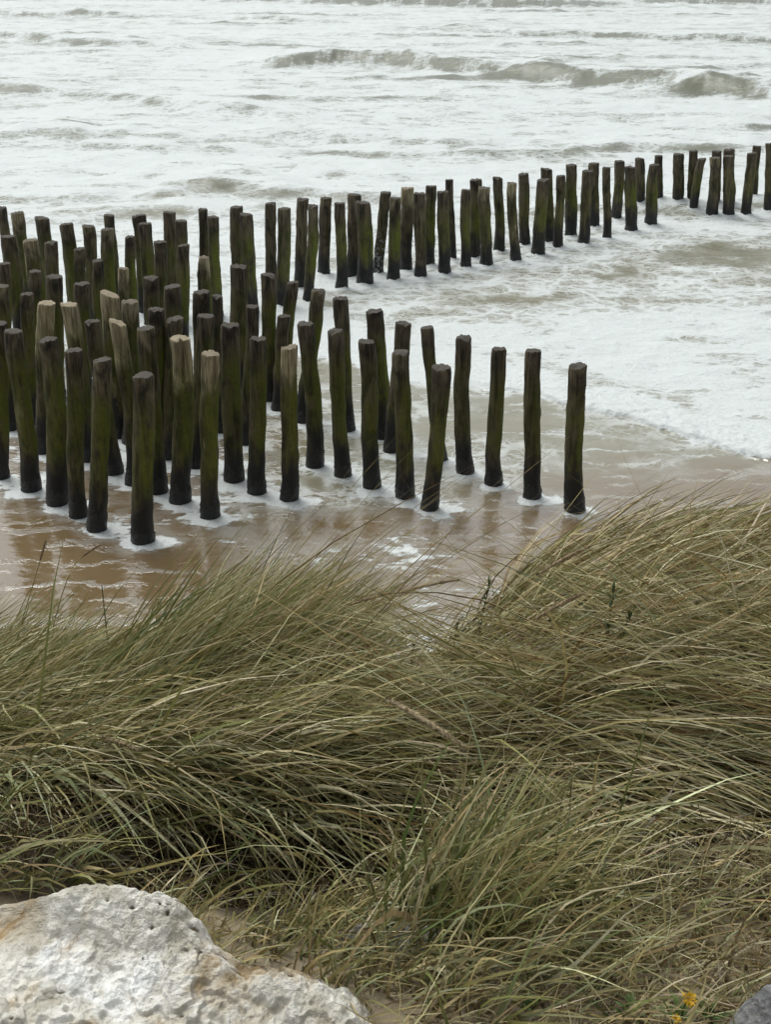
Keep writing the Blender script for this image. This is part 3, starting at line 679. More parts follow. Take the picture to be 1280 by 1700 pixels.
def rock(name, outline, zlow, dome, mat, label, seed, rough=1.0, na=300, nr=150, pits=0):
    """a boulder: the rim of its top (world points), a domed rough top, and sides going down into the ground"""
    O = np.array(outline, float); C = O.mean(0)
    a = np.arctan2(O[:, 1] - C[1], O[:, 0] - C[0]); od = np.argsort(a); a = a[od]; O = O[od]
    ta = np.linspace(-np.pi, np.pi, na, endpoint=False)
    P = np.concatenate([O[-1:], O, O[:1]]); A = np.concatenate([a[-1:] - 2 * np.pi, a, a[:1] + 2 * np.pi])
    R = np.hypot(P[:, 0] - C[0], P[:, 1] - C[1])
    # straight edges between the rim points
    ex = np.interp(ta, A, P[:, 0]); ey = np.interp(ta, A, P[:, 1]); ez = np.interp(ta, A, P[:, 2])
    R = np.hypot(ex - C[0], ey - C[1]) * (1 + 0.012 * gn(np.cos(ta) * 3 + seed, np.sin(ta) * 3, seed) + 0.02 * gn(np.cos(ta) * 9 + seed, np.sin(ta) * 9, seed + 1))
    rad = np.concatenate([np.linspace(0.02, 1, nr), np.ones(40)])
    low = np.concatenate([np.zeros(nr), np.linspace(0.02, 1, 40)])
    TA, RD = np.meshgrid(ta, rad); LW = np.repeat(low[:, None], na, 1)
    bul = 1 + 0.10 * np.sin(np.clip(LW * 1.6, 0, 1) * np.pi) * 0.6
    X = C[0] + R[None, :] * RD * np.cos(TA) * bul; Y = C[1] + R[None, :] * RD * np.sin(TA) * bul
    zc = C[2]
    Zp = zc + (ez[None, :] - zc) * RD ** 1.5
    Z = Zp + dome * (1 - RD ** 3) - 0.035 * RD ** 12
    n1 = fbm(X * 4 + seed, Y * 4, 4, seed); n2 = fbm(X * 11 + seed, Y * 11, 4, seed + 3, 0.55); n3 = fbm(X * 34, Y * 34, 4, seed + 5, 0.6)
    rid = 1 - 2 * np.abs(fbm(X * 7 + seed * 2 + 0.4 * n1, Y * 7 + 0.4 * n2, 4, seed + 7))
    Z = Z + rough * (0.035 * n1 + 0.020 * n2 * (0.6 + n1) + 0.009 * n3 + 0.024 * np.minimum(rid, 0.3) + 0.012 * np.abs(n2))
    lay = fbm(X * 5 + 9, Y * 5, 4, seed + 13, 0.6) * 5.0
    stair = np.floor(lay) + sst(0.0, 0.22, lay - np.floor(lay))
    crag = sst(0.05, 0.35, fbm(X * 2.2 + 5, Y * 2.2, 2, seed + 15) + 0.25)
    Z = Z + rough * 0.011 * (stair - lay * 0.4) * crag
    Z = Z - LW ** 1.1 * (Z - zlow)
    side = np.minimum(LW * 6, 1)
    dn = 0.03 * fbm(TA * 5, Z * 9, 4, seed + 9) + 0.012 * fbm(TA * 16, Z * 30, 3, seed + 11)
    X = X + side * dn * np.cos(TA) * rough; Y = Y + side * dn * np.sin(TA) * rough
    pit = np.zeros_like(X)
    for q in range(pits):
        an, rd_ = random.uniform(0, 2 * np.pi), math.sqrt(random.random()) * 0.95
        k = int((an / (2 * np.pi)) * na); px, py = C[0] + R[k] * rd_ * math.cos(ta[k]), C[1] + R[k] * rd_ * math.sin(ta[k])
        sz = random.uniform(0.0015, 0.0055)
        g = np.exp(-(((X - px) / (sz * random.uniform(1, 2.2))) ** 2 + ((Y - py) / sz) ** 2)) * (1 - side)
        pit = np.maximum(pit, g); Z = Z - 0.006 * g
    V = np.stack([X, Y, Z], -1).reshape(-1, 3) - [C[0], C[1], zlow]
    V = np.concatenate([V, [[0, 0, float(V[:na, 2].mean())]]])
    t3 = np.array([[(q + 1) % na, q, len(V) - 1] for q in range(na)])
    t3 = t3[:, ::-1]
    me = mesh_np(name, V, grid_quads(len(rad), na, True), t3, attrs={'pit': np.append(pit.ravel(), 0)}, mats=[mat])
    return add(name, me, loc=(float(C[0]), float(C[1]), zlow), label=label, category='rock')

rock('limestone_boulder', [(-0.789, 1.512, 4.930), (-0.655, 1.520, 4.970), (-0.569, 1.507, 5.000), (-0.477, 1.524, 5.020), (-0.397, 1.510, 5.010), (-0.330, 1.509, 4.990), (-0.299, 1.505, 4.950), (-0.271, 1.477, 4.910), (-0.198, 1.461, 4.860), (-0.085, 1.468, 4.810), (-0.006, 1.455, 4.770), (0.020, 1.382, 4.760),
      (-0.106, 1.201, 4.800), (-0.356, 1.069, 4.880), (-0.640, 1.081, 4.900), (-0.819, 1.312, 4.920)], 4.55, 0.045, mat_limestone(),
     'large white limestone boulder with tan stains in the bottom left corner', 21, 1.0, 520, 300, 26)
rock('grey_boulder', [(0.522, 1.352, 4.860), (0.547, 1.367, 4.900), (0.584, 1.382, 4.930), (0.661, 1.402, 4.950), (0.758, 1.373, 4.930), (0.726, 1.239, 4.880), (0.577, 1.204, 4.860), (0.511, 1.285, 4.850)], 4.6, 0.03,
     mat_grey_rock('grey_boulder_stone', (0.10, 0.10, 0.10), (0.30, 0.30, 0.295)), 'grey weathered boulder at the bottom right corner beside the yellow flower', 33, 0.7, 160, 70)
rock('half_buried_stone', [(-0.111, 1.658, 4.700), (-0.090, 1.705, 4.720), (0.011, 1.721, 4.730), (0.135, 1.701, 4.720), (0.234, 1.663, 4.710), (0.220, 1.627, 4.700), (0.066, 1.612, 4.700), (-0.054, 1.597, 4.690)], 4.5, 0.03,
     mat_grey_rock('buried_stone', (0.075, 0.070, 0.062), (0.20, 0.19, 0.17)), 'flat grey stone half buried in sand under the grass beside the white boulder', 47, 0.6, 160, 60)

# ------------------------------------------------------------------ marram grass
STRAW = np.array([0.43, 0.35, 0.165]); PALE = np.array([0.68, 0.62, 0.40]); OLIVE = np.array([0.225, 0.225, 0.07])
GREEN = np.array([0.095, 0.14, 0.034]); GREYG = np.array([0.28, 0.31, 0.16]); BROWN = np.array([0.16, 0.105, 0.05]); RUST = np.array([0.25, 0.145, 0.05])

def nrm(v): return v / np.maximum(np.linalg.norm(v, axis=-1, keepdims=True), 1e-9)

class Blades:
    def __init__(s, few=1.0, wide=1.0): s.few = few; s.wide = wide; s.P = []; s.T = []; s.C = []; s.W = []; s.R = []
    def add(s, n, X, Y, L, W, d0, s0, d1, s1, pal, lift=-0.02, wob=0.05):
        """n blades: X, Y ranges or (cx, cy, sd) clumps array; d0/d1 mean directions with spreads"""
        n = int(n * s.few); x = X(n); y = Y(n)
        if callable(L): l = L(x, y, n)
        else: l = rng.uniform(L[0], L[1], n)
        base = np.stack([x, y, terrain(x, y) + lift], -1)
        a = nrm(np.array(d0)[None] + rng.normal(0, 1, (n, 3)) * np.array(s0))
        b = nrm(np.array(d1)[None] + rng.normal(0, 1, (n, 3)) * np.array(s1))
        s.raw(base, a, b, l, rng.uniform(W[0], W[1], n) * s.wide * np.clip(rng.lognormal(0, .28, n), .55, 1.9), pal, wob)
    def raw(s, base, a, b, l, w, pal, wob=0.05):
        n = len(base)
        p1 = base + a * (l * 0.5)[:, None]; p2 = p1 + b * (l * 0.55)[:, None]
        t = np.linspace(0, 1, 7)[None, :, None]
        P = (1 - t) ** 2 * base[:, None] + 2 * t * (1 - t) * p1[:, None] + t ** 2 * p2[:, None]
        P = P + (wob * l)[:, None, None] * rng.normal(0, 1, (n, 1, 3)) * np.sin(np.pi * 1.5 * t) * t
        names, pr = zip(*pal)
        idx = rng.choice(len(pal), n, p=np.array(pr) / sum(pr))
        c = np.array(names)[idx] * rng.uniform(0.72, 1.25, (n, 1)) * (1 + rng.normal(0, 0.05, (n, 3)))
        tipc = c * 0.55 + STRAW * 0.5
        mixv = rng.uniform(0, 1, (n, 1, 1)) * t ** 1.5
        Cc = c[:, None] * (1 - mixv) + tipc[:, None] * mixv
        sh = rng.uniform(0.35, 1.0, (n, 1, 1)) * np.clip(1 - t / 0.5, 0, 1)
        Cc = Cc * (1 - sh) + (np.array([0.058, 0.040, 0.022]) * rng.uniform(.6, 1.4, (n, 1, 1))) * sh  # dead brown sheath at the foot, also painting shade low in the tussocks
        s.P.append(P); s.C.append(Cc); s.W.append(w)
    def build(s, name, mat, **props):
        P = np.concatenate(s.P); Cc = np.concatenate(s.C); W = np.concatenate(s.W); n, k = P.shape[:2]
        T = nrm(np.gradient(P, axis=1))
        r = nrm(rng.normal(0, 1, (n, 1, 3)))
        side = nrm(np.cross(T, np.repeat(r, k, 1)))
        t = np.linspace(0, 1, k)[None, :, None]
        wt = W[:, None, None] * 0.5 * (1 - t ** 2.2 * 0.93) * (0.75 + 0.25 * np.sin(np.clip(t * 3, 0, 1) * np.pi / 2))
        Lf = P - side * wt; Rt = P + side * wt
        V = np.stack([Lf, Rt], 2).reshape(-1, 3)
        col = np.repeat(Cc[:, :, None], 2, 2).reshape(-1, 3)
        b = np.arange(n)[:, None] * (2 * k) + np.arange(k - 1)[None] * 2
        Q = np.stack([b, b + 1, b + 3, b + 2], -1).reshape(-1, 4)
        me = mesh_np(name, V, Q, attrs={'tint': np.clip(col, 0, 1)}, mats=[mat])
        print(name, n, 'blades')
        return add(name, me, **props)

def mat_grass():
    m = NT('grass_blade')
    c = m.attr('tint', vec=True)
    nz = m.noise(m.coord('Object'), 45, 3, 0.6)
    c2 = m.mix(m.rng(nz, 0.35, 0.7, 0.0, 0.35), c, (0.12, 0.085, 0.045))
    tr = m.n('BsdfTranslucent'); m.put(tr.inputs[0], c2)
    ms = m.n('MixShader'); m.put(ms.inputs[0], 0.18)
    m.t.links.new(m.b.outputs[0], ms.inputs[1]); m.t.links.new(tr.outputs[0], ms.inputs[2])
    m.t.links.new(ms.outputs[0], m.out.inputs[0])
    m.done(c2, 0.45, None, 0.35)
    return m.m
M_GRASS = mat_grass()

U = lambda a, b: (lambda n: rng.uniform(a, b, n))
def clumps(cx, cy, sd):
    """blade feet gathered in tussocks"""
    cx = np.asarray(cx); cy = np.asarray(cy)
    st = {}
    def fx(n):
        st['i'] = rng.integers(0, len(cx), n); return cx[st['i']] + rng.normal(0, sd, n)
    def fy(n): return cy[st['i']] + rng.normal(0, sd, n)
    return fx, fy
def tuss(n, x0, x1, y0, y1, sd): return clumps(rng.uniform(x0, x1, n), rng.uniform(y0, y1, n), sd)

LIVE = [(OLIVE, .28), (GREEN, .24), (GREYG, .16), (STRAW, .19), (PALE, .17)]
TOPS = [(OLIVE, .28), (GREEN, .10), (GREYG, .14), (STRAW, .27), (PALE, .24)]
DRYP = [(OLIVE, .14), (GREYG, .14), (STRAW, .28), (PALE, .32), (BROWN, .10), (RUST, .04)]
HUMP = [(OLIVE, .25), (STRAW, .38), (PALE, .12), (BROWN, .16), (RUST, .05), (GREEN, .04)]
g = Blades(0.72, 1.45)
# left mass: stiff at the back, arching over towards the front
fx, fy = tuss(90, -2.1, -0.25, 2.95, 3.75, 0.06)
g.add(11000, fx, fy, (.42, .66), (.003, .0052), (.42, .02, 1), (.26, .25, .15), (1, -.02, .30), (.25, .30, .28), LIVE)
fx, fy = tuss(34, -1.0, -0.40, 2.9, 3.6, 0.05)
g.add(4300, fx, fy, (.52, .82), (.003, .005), (.55, .05, 1), (.22, .2, .15), (1, .02, .42), (.22, .25, .25), LIVE)
fx, fy = tuss(70, -1.9, -0.1, 2.6, 3.05, 0.06)
g.add(5000, fx, fy, (.48, .74), (.0032, .0055), (.45, -.10, 1), (.30, .30, .15), (1, -.25, -.05), (.25, .35, .30), TOPS)
# long blades drooping forward over the dark hollow
fx, fy = tuss(30, -1.5, 0.0, 2.42, 2.7, 0.05)
g.add(1000, fx, fy, (.50, .80), (.0035, .006), (.35, -.20, 1), (.30, .25, .15), (.75, -.55, -.75), (.30, .35, .35), [(GREYG, .35), (OLIVE, .25), (PALE, .2), (STRAW, .2)])
fx, fy = tuss(14, -1.3, -0.1, 1.85, 2.2, 0.05)
g.add(120, fx, fy, (.2, .4), (.003, .005), (.2, -.05, 1), (.35, .3, .15), (.5, -.3, -.1), (.4, .4, .4), [(GREYG, .3), (OLIVE, .3), (STRAW, .3), (GREEN, .1)])
fx, fy = tuss(16, -1.35, -0.72, 1.8, 2.2, 0.05)
g.add(620, fx, fy, (.22, .45), (.003, .005), (.25, -.05, 1), (.4, .3, .15), (.6, -.3, .0), (.4, .4, .4), [(GREYG, .3), (OLIVE, .3), (STRAW, .3), (GREEN, .1)])
# notch in the middle: low, blown flat
fx, fy = tuss(50, -0.35, 0.5, 2.65, 3.3, 0.07)
g.add(5200, fx, fy, (.38, .66), (.003, .005), (.65, .0, .75), (.30, .30, .18), (1, -.08, -.02), (.22, .28, .18), TOPS)
fx, fy = tuss(30, -0.35, 0.4, 3.2, 3.8, 0.08)
g.add(1500, fx, fy, (.3, .5), (.003, .0045), (.7, .1, .8), (.25, .25, .15), (1, .1, .25), (.22, .25, .2), LIVE)
# right hump: combed along the wind
fx, fy = tuss(106, 0.06, 2.3, 3.1, 4.0, 0.06)
g.add(14000, fx, fy, (.45, .74), (.003, .005), (.75, .08, .55), (.25, .22, .15), (1, .05, .16), (.18, .20, .14), HUMP)
fx, fy = tuss(60, 0.3, 2.2, 2.75, 3.2, 0.08)
g.add(6000, fx, fy, (.45, .75), (.003, .0052), (.6, -.1, .6), (.4, .35, .22), (1, -.25, -.02), (.35, .35, .25), DRYP)
# right front: straight dry stalks lying across one another
fx, fy = tuss(60, 0.25, 1.9, 2.5, 2.95, 0.10)
g.add(1900, fx, fy, (.40, .85), (.0028, .0046), (.75, -.1, .42), (.35, .35, .18), (1, -.2, .02), (.25, .35, .16), DRYP, wob=.025)
g.add(2300, fx, fy, (.45, .9), (.0026, .0044), (.55, -.45, .5), (.35, .25, .18), (.8, -.55, -.15), (.25, .3, .16), DRYP, wob=.02)
g.add(2500, fx, fy, (.40, .85), (.0028, .0046), (-.75, .1, .48), (.35, .35, .18), (-.8, -.1, .15), (.3, .35, .18), DRYP, wob=.025)
fx, fy = tuss(16, 0.02, 0.42, 1.95, 2.3, 0.07)
g.add(520, fx, fy, (.30, .55), (.0028, .0048), (.1, -.05, .9), (.6, .4, .2), (.5, -.25, -.1), (.7, .4, .3), [(GREYG, .3), (OLIVE, .25), (GREEN, .1), (PALE, .15), (STRAW, .2)], wob=.03)
fx, fy = tuss(14, 1.0, 1.6, 1.95, 2.3, 0.07)
g.add(500, fx, fy, (.30, .55), (.0028, .0048), (.1, -.05, .9), (.6, .4, .2), (.5, -.25, -.1), (.7, .4, .3), [(GREYG, .28), (OLIVE, .2), (PALE, .22), (STRAW, .25), (RUST, .05)], wob=.03)
# tufts at the foot, in front of the sand
fx, fy = tuss(24, 0.0, 0.42, 1.42, 2.0, 0.05)
g.add(1300, fx, fy, (.14, .38), (.0022, .004), (.2, .0, .9), (.5, .4, .15), (.5, -.15, .1), (.6, .45, .35), [(GREEN, .14), (GREYG, .22), (OLIVE, .18), (STRAW, .28), (PALE, .12), (BROWN, .06)])
fx, fy = tuss(60, 0.36, 1.3, 1.36, 1.98, 0.07)
g.add(3400, fx, fy, (.10, .26), (.0018, .0034), (.25, -.05, .7), (.6, .5, .25), (.5, -.25, .05), (.7, .5, .3), [(STRAW, .32), (PALE, .16), (BROWN, .2), (GREYG, .14), (OLIVE, .12), (GREEN, .06)])
fx, fy = tuss(9, 0.0, 0.16, 1.62, 1.9, 0.04)
g.add(420, fx, fy, (.28, .5), (.003, .0048), (.2, .0, 1), (.3, .3, .12), (.6, -.1, .4), (.5, .4, .35), [(GREEN, .2), (GREYG, .25), (OLIVE, .25), (STRAW, .3)])
fx, fy = tuss(18, -0.50, 0.02, 1.55, 1.85, 0.04)
g.add(1000, fx, fy, (.10, .22), (.0026, .0042), (.2, .0, 1), (.35, .3, .12), (.5, -.1, .2), (.5, .4, .35), [(GREYG, .25), (OLIVE, .25), (STRAW, .4), (PALE, .1)])
# long stalks standing out against the water
fx, fy = tuss(14, -0.75, 0.1, 2.7, 3.3, 0.06)
g.add(110, fx, fy, (.85, 1.25), (.0022, .003), (.62, .12, .75), (.16, .15, .12), (.8, .05, .5), (.15, .15, .15), [(STRAW, .6), (BROWN, .4)], wob=.02)
fx, fy = tuss(14, 0.5, 1.6, 3.1, 3.8, 0.06)
g.add(70, fx, fy, (.7, 1.0), (.0022, .003), (.7, .12, .65), (.16, .15, .12), (.8, .05, .45), (.15, .15, .15), [(STRAW, .6), (BROWN, .4)], wob=.02)
# the slope down to the beach
fx, fy = tuss(90, -4.5, 4.8, 3.9, 6.5, 0.10)
g.add(4200, fx, fy, (.40, .6), (.004, .006), (.5, .05, .9), (.25, .25, .15), (1, .05, .2), (.2, .25, .2), TOPS)
fx, fy = tuss(60, 2.2, 4.6, 2.2, 4.2, 0.08)
g.add(3000, fx, fy, (.40, .7), (.004, .006), (.6, .0, .6), (.3, .3, .2), (1, -.1, .1), (.25, .3, .2), HUMP)
fx, fy = tuss(60, -4.4, -2.0, 2.2, 4.0, 0.08)
g.add(3000, fx, fy, (.40, .7), (.004, .006), (.45, .0, 1), (.3, .3, .2), (1, -.1, .1), (.25, .3, .2), LIVE)
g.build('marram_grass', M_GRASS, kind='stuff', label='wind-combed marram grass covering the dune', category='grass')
# dead thatch between the tussocks, its browns darkened to paint shade into the hollows
d = Blades()
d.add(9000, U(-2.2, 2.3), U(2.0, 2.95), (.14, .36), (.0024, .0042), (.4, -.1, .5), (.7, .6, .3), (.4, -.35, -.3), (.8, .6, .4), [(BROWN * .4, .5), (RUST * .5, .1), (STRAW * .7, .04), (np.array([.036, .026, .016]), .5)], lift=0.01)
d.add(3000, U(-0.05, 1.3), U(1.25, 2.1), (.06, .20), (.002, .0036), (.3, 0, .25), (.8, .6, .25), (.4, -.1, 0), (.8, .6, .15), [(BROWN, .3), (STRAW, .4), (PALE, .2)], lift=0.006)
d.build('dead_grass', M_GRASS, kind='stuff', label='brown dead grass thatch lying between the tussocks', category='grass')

# ------------------------------------------------------------------ plants that stand out from the grass
def tube(path, radii, n=6):
    """a round stalk along a path: vertices and quads"""
    P = np.array(path, float); R = np.broadcast_to(np.array(radii, float), (len(P),))
    T = nrm(np.gradient(P, axis=0)); ref = np.array([0.31, 0.2, 0.93])
    A = nrm(np.cross(T, ref)); B = np.cross(T, A)
    a = np.linspace(0, 2 * np.pi, n, endpoint=False)
    V = P[:, None] + R[:, None, None] * (np.cos(a)[None, :, None] * A[:, None] + np.sin(a)[None, :, None] * B[:, None])
    return V.reshape(-1, 3), grid_quads(len(P), n, True)

def bez(p0, p1, p2, k=12):
    t = np.linspace(0, 1, k)[:, None]; p0, p1, p2 = (np.array(v, float) for v in (p0, p1, p2))
    return (1 - t) ** 2 * p0 + 2 * t * (1 - t) * p1 + t ** 2 * p2

def flat_mat(name, a, b, scale=30, rough=0.6, trans=0.0):
    m = NT(name)
    p = m.coord('Object')
    c = m.mix(m.rng(m.noise(p, scale, 4, 0.6), 0.3, 0.7), a, b)
    m.done(c, rough, m.bump(m.noise(p, scale * 4, 3), 0.4, 0.003), 0.3)
    return m.m
M_STALK = flat_mat('straw_stalk', (0.24, 0.20, 0.09), (0.42, 0.34, 0.17))
M_SPIKE = flat_mat('seed_spike', (0.20, 0.15, 0.085), (0.46, 0.37, 0.23), 120, 0.8)
M_SPIKE2 = flat_mat('brown_seed_spike', (0.20, 0.14, 0.085), (0.42, 0.32, 0.20), 120, 0.8)
M_WEED = flat_mat('dark_green_weed', (0.045, 0.065, 0.025), (0.11, 0.14, 0.06))
M_LEAF = flat_mat('herb_leaf', (0.05, 0.095, 0.022), (0.11, 0.17, 0.05), 40, 0.5)
M_YEL = flat_mat('yellow_petal', (0.55, 0.30, 0.01), (0.72, 0.45, 0.02), 60, 0.5)
M_YELC = flat_mat('flower_centre', (0.55, 0.27, 0.01), (0.7, 0.4, 0.02), 200, 0.8)
M_WHT = flat_mat('white_bloom', (0.45, 0.46, 0.36), (0.68, 0.69, 0.58), 60, 0.7)

def seed_head(foot, neck, tip, width, mat, label):
    """a marram flower spike on its stalk, bent over by the wind"""
    foot = np.array([foot[0], foot[1], float(terrain(foot[0], foot[1])) - 0.02])
    neck = np.array(neck); tip = np.array(tip)
    mid = neck + (neck - tip) * 1.3; mid[2] = max(mid[2], foot[2] + 0.1)
    V, Q = tube(bez(foot, mid, neck, 14) - foot, np.linspace(0.0022, 0.0015, 14), 6)
    t = add('grass_seed_head', None, loc=tuple(foot), label=label, category='seed head', group='marram seed heads above the grass')
    add('stalk', mesh_np('stalk', V, Q, mats=[M_STALK]), t)
    L = np.linalg.norm(tip - neck); sag = np.array([0, 0, -0.06 * L])
    path = bez(neck, (neck + tip) / 2 - sag, tip, 34) - foot
    u = np.linspace(0, 1, 34)
    rad = width * 0.5 * np.clip(np.sin(np.pi * (0.06 + 0.9 * u)) ** 0.7, 0.08, 1)
    V, Q = tube(path, rad, 10)
    V = V + 0.22 * width * rng.normal(0, 1, V.shape) * 0.6
    # bristles
    n = 900
    k = rng.integers(1, 33, n); ax_ = nrm(np.gradient(path, axis=0))[k]
    o = nrm(np.cross(ax_, rng.normal(0, 1, (n, 3))))
    b0 = path[k] + o * rad[k][:, None] * 0.6; b1 = b0 + ax_ * rng.uniform(.4, 1.1, (n, 1)) * width + o * rng.uniform(.2, .8, (n, 1)) * width
    sd_ = nrm(np.cross(b1 - b0, rng.normal(0, 1, (n, 3)))) * width * 0.06
    TV = np.stack([b0 - sd_, b0 + sd_, b1], 1).reshape(-1, 3)
    T3 = np.arange(3 * n).reshape(n, 3) + len(V)
    add('spike', mesh_np('spike', np.concatenate([V, TV]), Q, T3, mats=[mat]), t)

seed_head((-1.0, 2.75), (-0.520, 2.750, 4.565), (-0.328, 2.680, 4.547), 0.011, M_SPIKE, 'pale seed head lying over the left grass, upper one of two there')
seed_head((-1.15, 2.5), (-0.721, 2.500, 4.584), (-0.611, 2.450, 4.580), 0.011, M_SPIKE, 'pale seed head lying over the left grass, nearest the white boulder')
seed_head((-0.3, 2.35), (0.000, 2.250, 4.870), (0.171, 2.150, 4.812), 0.012, M_SPIKE, 'pale drooping seed head in the middle of the grass')
seed_head((0.05, 3.4), (0.037, 3.200, 4.606), (0.227, 3.200, 4.654), 0.0085, M_SPIKE2, 'brown seed head hanging against the water in the gap between the tussocks')
seed_head((-0.3, 3.1), (-0.121, 3.000, 4.673), (0.026, 3.000, 4.721), 0.0085, M_SPIKE2, 'brown seed head rising right over the left side of the grass gap')
seed_head((0.25, 3.0), (0.419, 2.950, 4.804), (0.571, 2.950, 4.898), 0.0085, M_SPIKE2, 'brown seed head rising right in front of the right grass hump')
seed_head((0.3, 2.8), (0.397, 2.800, 4.747), (0.528, 2.800, 4.831), 0.0085, M_SPIKE2, 'pale brown seed head low on the flank of the right grass hump')
seed_head((-1.35, 3.4), (-1.101, 3.400, 4.615), (-1.074, 3.400, 4.684), 0.006, M_SPIKE2, 'tiny dark seed head standing up against the brown water at far left')
seed_head((-1.2, 3.4), (-0.968, 3.400, 4.626), (-0.904, 3.400, 4.669), 0.006, M_SPIKE2, 'tiny brown seed head slanting right against the brown water at left')

def leaf_mesh(name, L, W, curl, fold, mat, k=7):
    u = np.linspace(0, 1, k); w = W * 0.5 * np.sin(np.pi * (0.04 + 0.94 * u) ** 0.8)
    V = []
    for a, ww in zip(u, w):
        z = curl * math.sin(a * 2.0) * L * 0.5 - 0.25 * L * a * a * abs(curl)
        V += [[L * a, -ww, z + fold * ww], [L * a, 0, z], [L * a, ww, z + fold * ww]]
    return mesh_np(name, np.array(V), grid_quads(k, 3), mats=[mat])

def weed(x, y, hgt, lean, label, nleaf, lw=0.007, ll=0.055, blooms=0):
    z = float(terrain(x, y)) - 0.01
    t = add('flowering_weed' if blooms else 'green_weed', None, loc=(x, y, z), label=label, category='plant')
    path = bez((0, 0, 0), (lean * 0.2, 0, hgt * 0.6), (lean, 0.01, hgt), 12)
    V, Q = tube(path, np.linspace(0.0036, 0.0016, 12), 7)
    add('stem', mesh_np('stem', V, Q, mats=[M_WEED]), t)
    proto = [leaf_mesh('leaf', ll * f, lw, 0.5, 0.4, M_WEED) for f in (1, 0.8, 0.6)]
    for q in range(nleaf):
        f = 0.35 + 0.62 * q / nleaf
        p = path[int(f * 11)]
        o = add('leaf', proto[q % 3], t, tuple(float(v) for v in p))
        o.rotation_euler = (0, -random.uniform(0.7, 1.25), q * 2.4 + random.uniform(-.3, .3))
    if blooms:
        Vs, Ts, b = [], [], 0
        for q in range(blooms):
            f = random.uniform(0.6, 1.0); p = path[int(f * 11)] + np.array([random.gauss(0, .022), random.gauss(0, .022), random.uniform(-.02, .03)])
            for r_ in range(5):
                a = r_ * 1.2566; d1 = np.array([math.cos(a), math.sin(a), 0.4]) * 0.0048; d2 = np.array([math.cos(a + .6), math.sin(a + .6), 0.4]) * 0.0048
                Vs += [p, p + d1, p + d2 + [0, 0, .001]]; Ts.append([b, b + 1, b + 2]); b += 3
        add('blossom', mesh_np('blossom', np.array(Vs), None, Ts, mats=[M_WHT], smooth=False), t, kind='stuff')
    return t

weed(0.61, 2.85, 0.33, 0.01, 'dark green upright weed stalk on the flank of the right grass hump', 26, .008, .05)
weed(0.63, 2.84, 0.27, 0.05, 'shorter dark green weed beside the tall weed stalk on the hump', 18, .008, .045)
weed(0.92, 2.45, 0.30, 0.01, 'dark green leafy weed at the right photo edge among dry stalks', 22, .009, .05)
weed(-0.93, 3.45, 0.52, 0.0, 'single thin green stem standing straight up before the brown water', 6, .005, .03)
weed(0.06, 3.05, 0.38, 0.03, 'white flowering weed in the gap between the tussocks, nearest the left one', 22, .007, .05, 46)
weed(0.18, 2.95, 0.36, 0.03, 'white flowering weed in the middle of the gap between the tussocks', 22, .007, .05, 46)
weed(0.27, 3.1, 0.36, 0.04, 'white flowering weed in the gap, nearest the right grass hump', 20, .007, .05, 40)

# the yellow flower and its leaves
def yellow_flower(x, y, label, heads):
    z = float(terrain(x, y))
    t = add('yellow_flower', None, loc=(x, y, z), label=label, category='flower')
    pet = leaf_mesh('petal', 0.016, 0.0052, 0.5, 0.2, M_YEL, 5)
    for (hx, hy, hz_, s_) in heads:
        V, Q = tube(bez((0, 0, -0.01), (hx * 0.2, hy * 0.2, hz_ * 0.7), (hx, hy, hz_), 8), 0.0016, 6)
        add('stem', mesh_np('stem', V, Q, mats=[M_LEAF]), t)
        V, Q = tube([(0, 0, -0.004), (0, 0, 0.0), (0, 0, 0.003), (0, 0, 0.005), (0, 0, 0.0055)], [0.003, 0.0045, 0.0055, 0.004, 0.0005], 10)
        hd = add('flower_head', mesh_np('flower_head', V * s_, Q, mats=[M_YELC]), t, (hx, hy, hz_))
        hd.rotation_euler = (0.45, random.uniform(-.3, .3), 0)
        for lay, (n, tilt) in enumerate(((13, 0.15), (11, 0.55))):
            for q in range(n):
                o = add('petal', pet, hd, (0, 0, 0.001 + 0.001 * lay))
                o.scale = (s_ * random.uniform(.8, 1.1),) * 3
                o.rotation_euler = (0, -tilt + random.uniform(-.25, .2), q * 2 * math.pi / n + lay * .2 + random.uniform(-.1, .1))
    lf = [leaf_mesh('leaf', 0.05 * f, 0.012 * f, 0.6, 0.35, M_LEAF, 8) for f in (1, 0.8, 0.65)]
    for q in range(11):
        o = add('leaf', lf[q % 3], t, (0, 0, 0.004))
        o.rotation_euler = (random.uniform(-.2, .2), -random.uniform(0.1, 0.6), q * 2.4)
yellow_flower(0.487, 1.435, 'yellow flower with two heads above green leaves beside the grey boulder', [(0.0, -0.02, 0.075, 1.0), (-0.022, -0.04, 0.055, 0.6)])
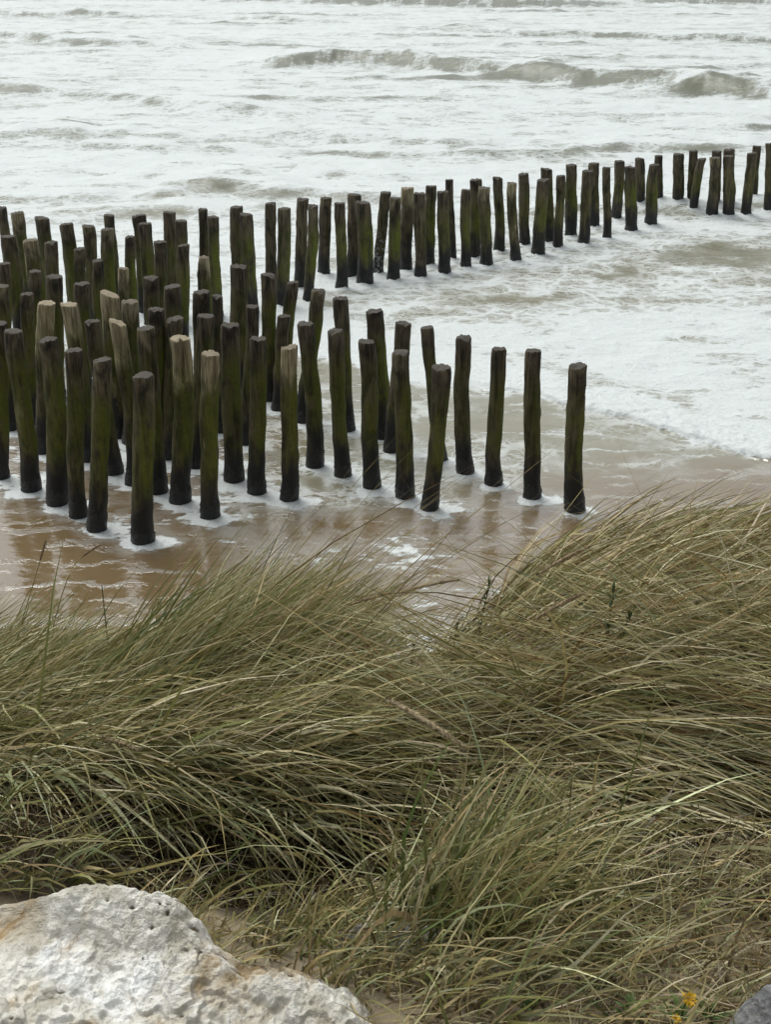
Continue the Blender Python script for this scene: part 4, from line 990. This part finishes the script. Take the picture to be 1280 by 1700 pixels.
def herb(x, y, label, n, L):
    t = add('leafy_herb', None, loc=(x, y, float(terrain(x, y))), label=label, category='plant')
    lf = [leaf_mesh('leaf', L * f, L * 0.22 * f, 0.6, 0.35, M_LEAF, 8) for f in (1, 0.8, 0.6)]
    for q in range(n):
        o = add('leaf', lf[q % 3], t, (random.uniform(-.012, .012), random.uniform(-.012, .012), 0.004))
        o.rotation_euler = (random.uniform(-.2, .2), -random.uniform(0.15, 0.9), q * 2.4 + random.uniform(-.4, .4))
herb(0.406, 1.444, 'low green leafy herb in the sandy grass just left of the yellow flower', 12, 0.045)
herb(0.539, 1.440, 'low green leafy herb between the yellow flower and the grey boulder', 10, 0.045)
herb(0.239, 1.450, 'low green leafy herb at the edge of the bare sand patch', 8, 0.04)

# small stones lying on the bare sand
def pebble(x, y, r, k, label, mat):
    a = np.linspace(0, 2 * np.pi, 12, endpoint=False); b = np.linspace(-1.45, 1.45, 9)
    A, B = np.meshgrid(a, b)
    R = r * (1 + 0.22 * gn(np.cos(A) * np.cos(B) * 1.5 + k * 3.7, np.sin(A) * np.cos(B) * 1.5 + np.sin(B), 80))
    V = np.stack([R * np.cos(A) * np.cos(B) * 1.25, R * np.sin(A) * np.cos(B), R * np.sin(B) * 0.6], -1).reshape(-1, 3)
    n = len(V); V = np.concatenate([V, [[0, 0, -r * .6], [0, 0, r * .6]]])
    t3 = [[(q + 1) % 12, q, n] for q in range(12)] + [[96 + q, 96 + (q + 1) % 12, n + 1] for q in range(12)]
    add('pebble', mesh_np('pebble', V, grid_quads(9, 12, True), t3, mats=[mat]), loc=(x, y, float(terrain(x, y)) + r * 0.25), label=label, category='pebble', group='pebbles on the bare sand')
M_PEB = flat_mat('pale_pebble', (0.35, 0.32, 0.27), (0.6, 0.57, 0.5), 60, 0.8)
M_PEB2 = flat_mat('dark_pebble', (0.09, 0.08, 0.07), (0.2, 0.18, 0.15), 60, 0.8)
pebble(0.075, 1.40, 0.007, 1, 'pale pebble on the bare sand, the one nearest the white boulder', M_PEB)
pebble(0.15, 1.47, 0.006, 2, 'small pale pebble at the grassy back edge of the bare sand', M_PEB)
pebble(0.21, 1.36, 0.008, 3, 'largest pale pebble, in the middle of the bare sand patch', M_PEB)
pebble(0.12, 1.36, 0.005, 4, 'dark pebble between two pale ones on the bare sand', M_PEB2)
pebble(0.27, 1.42, 0.006, 5, 'dark pebble on the bare sand, the one nearest the leafy herbs', M_PEB2)
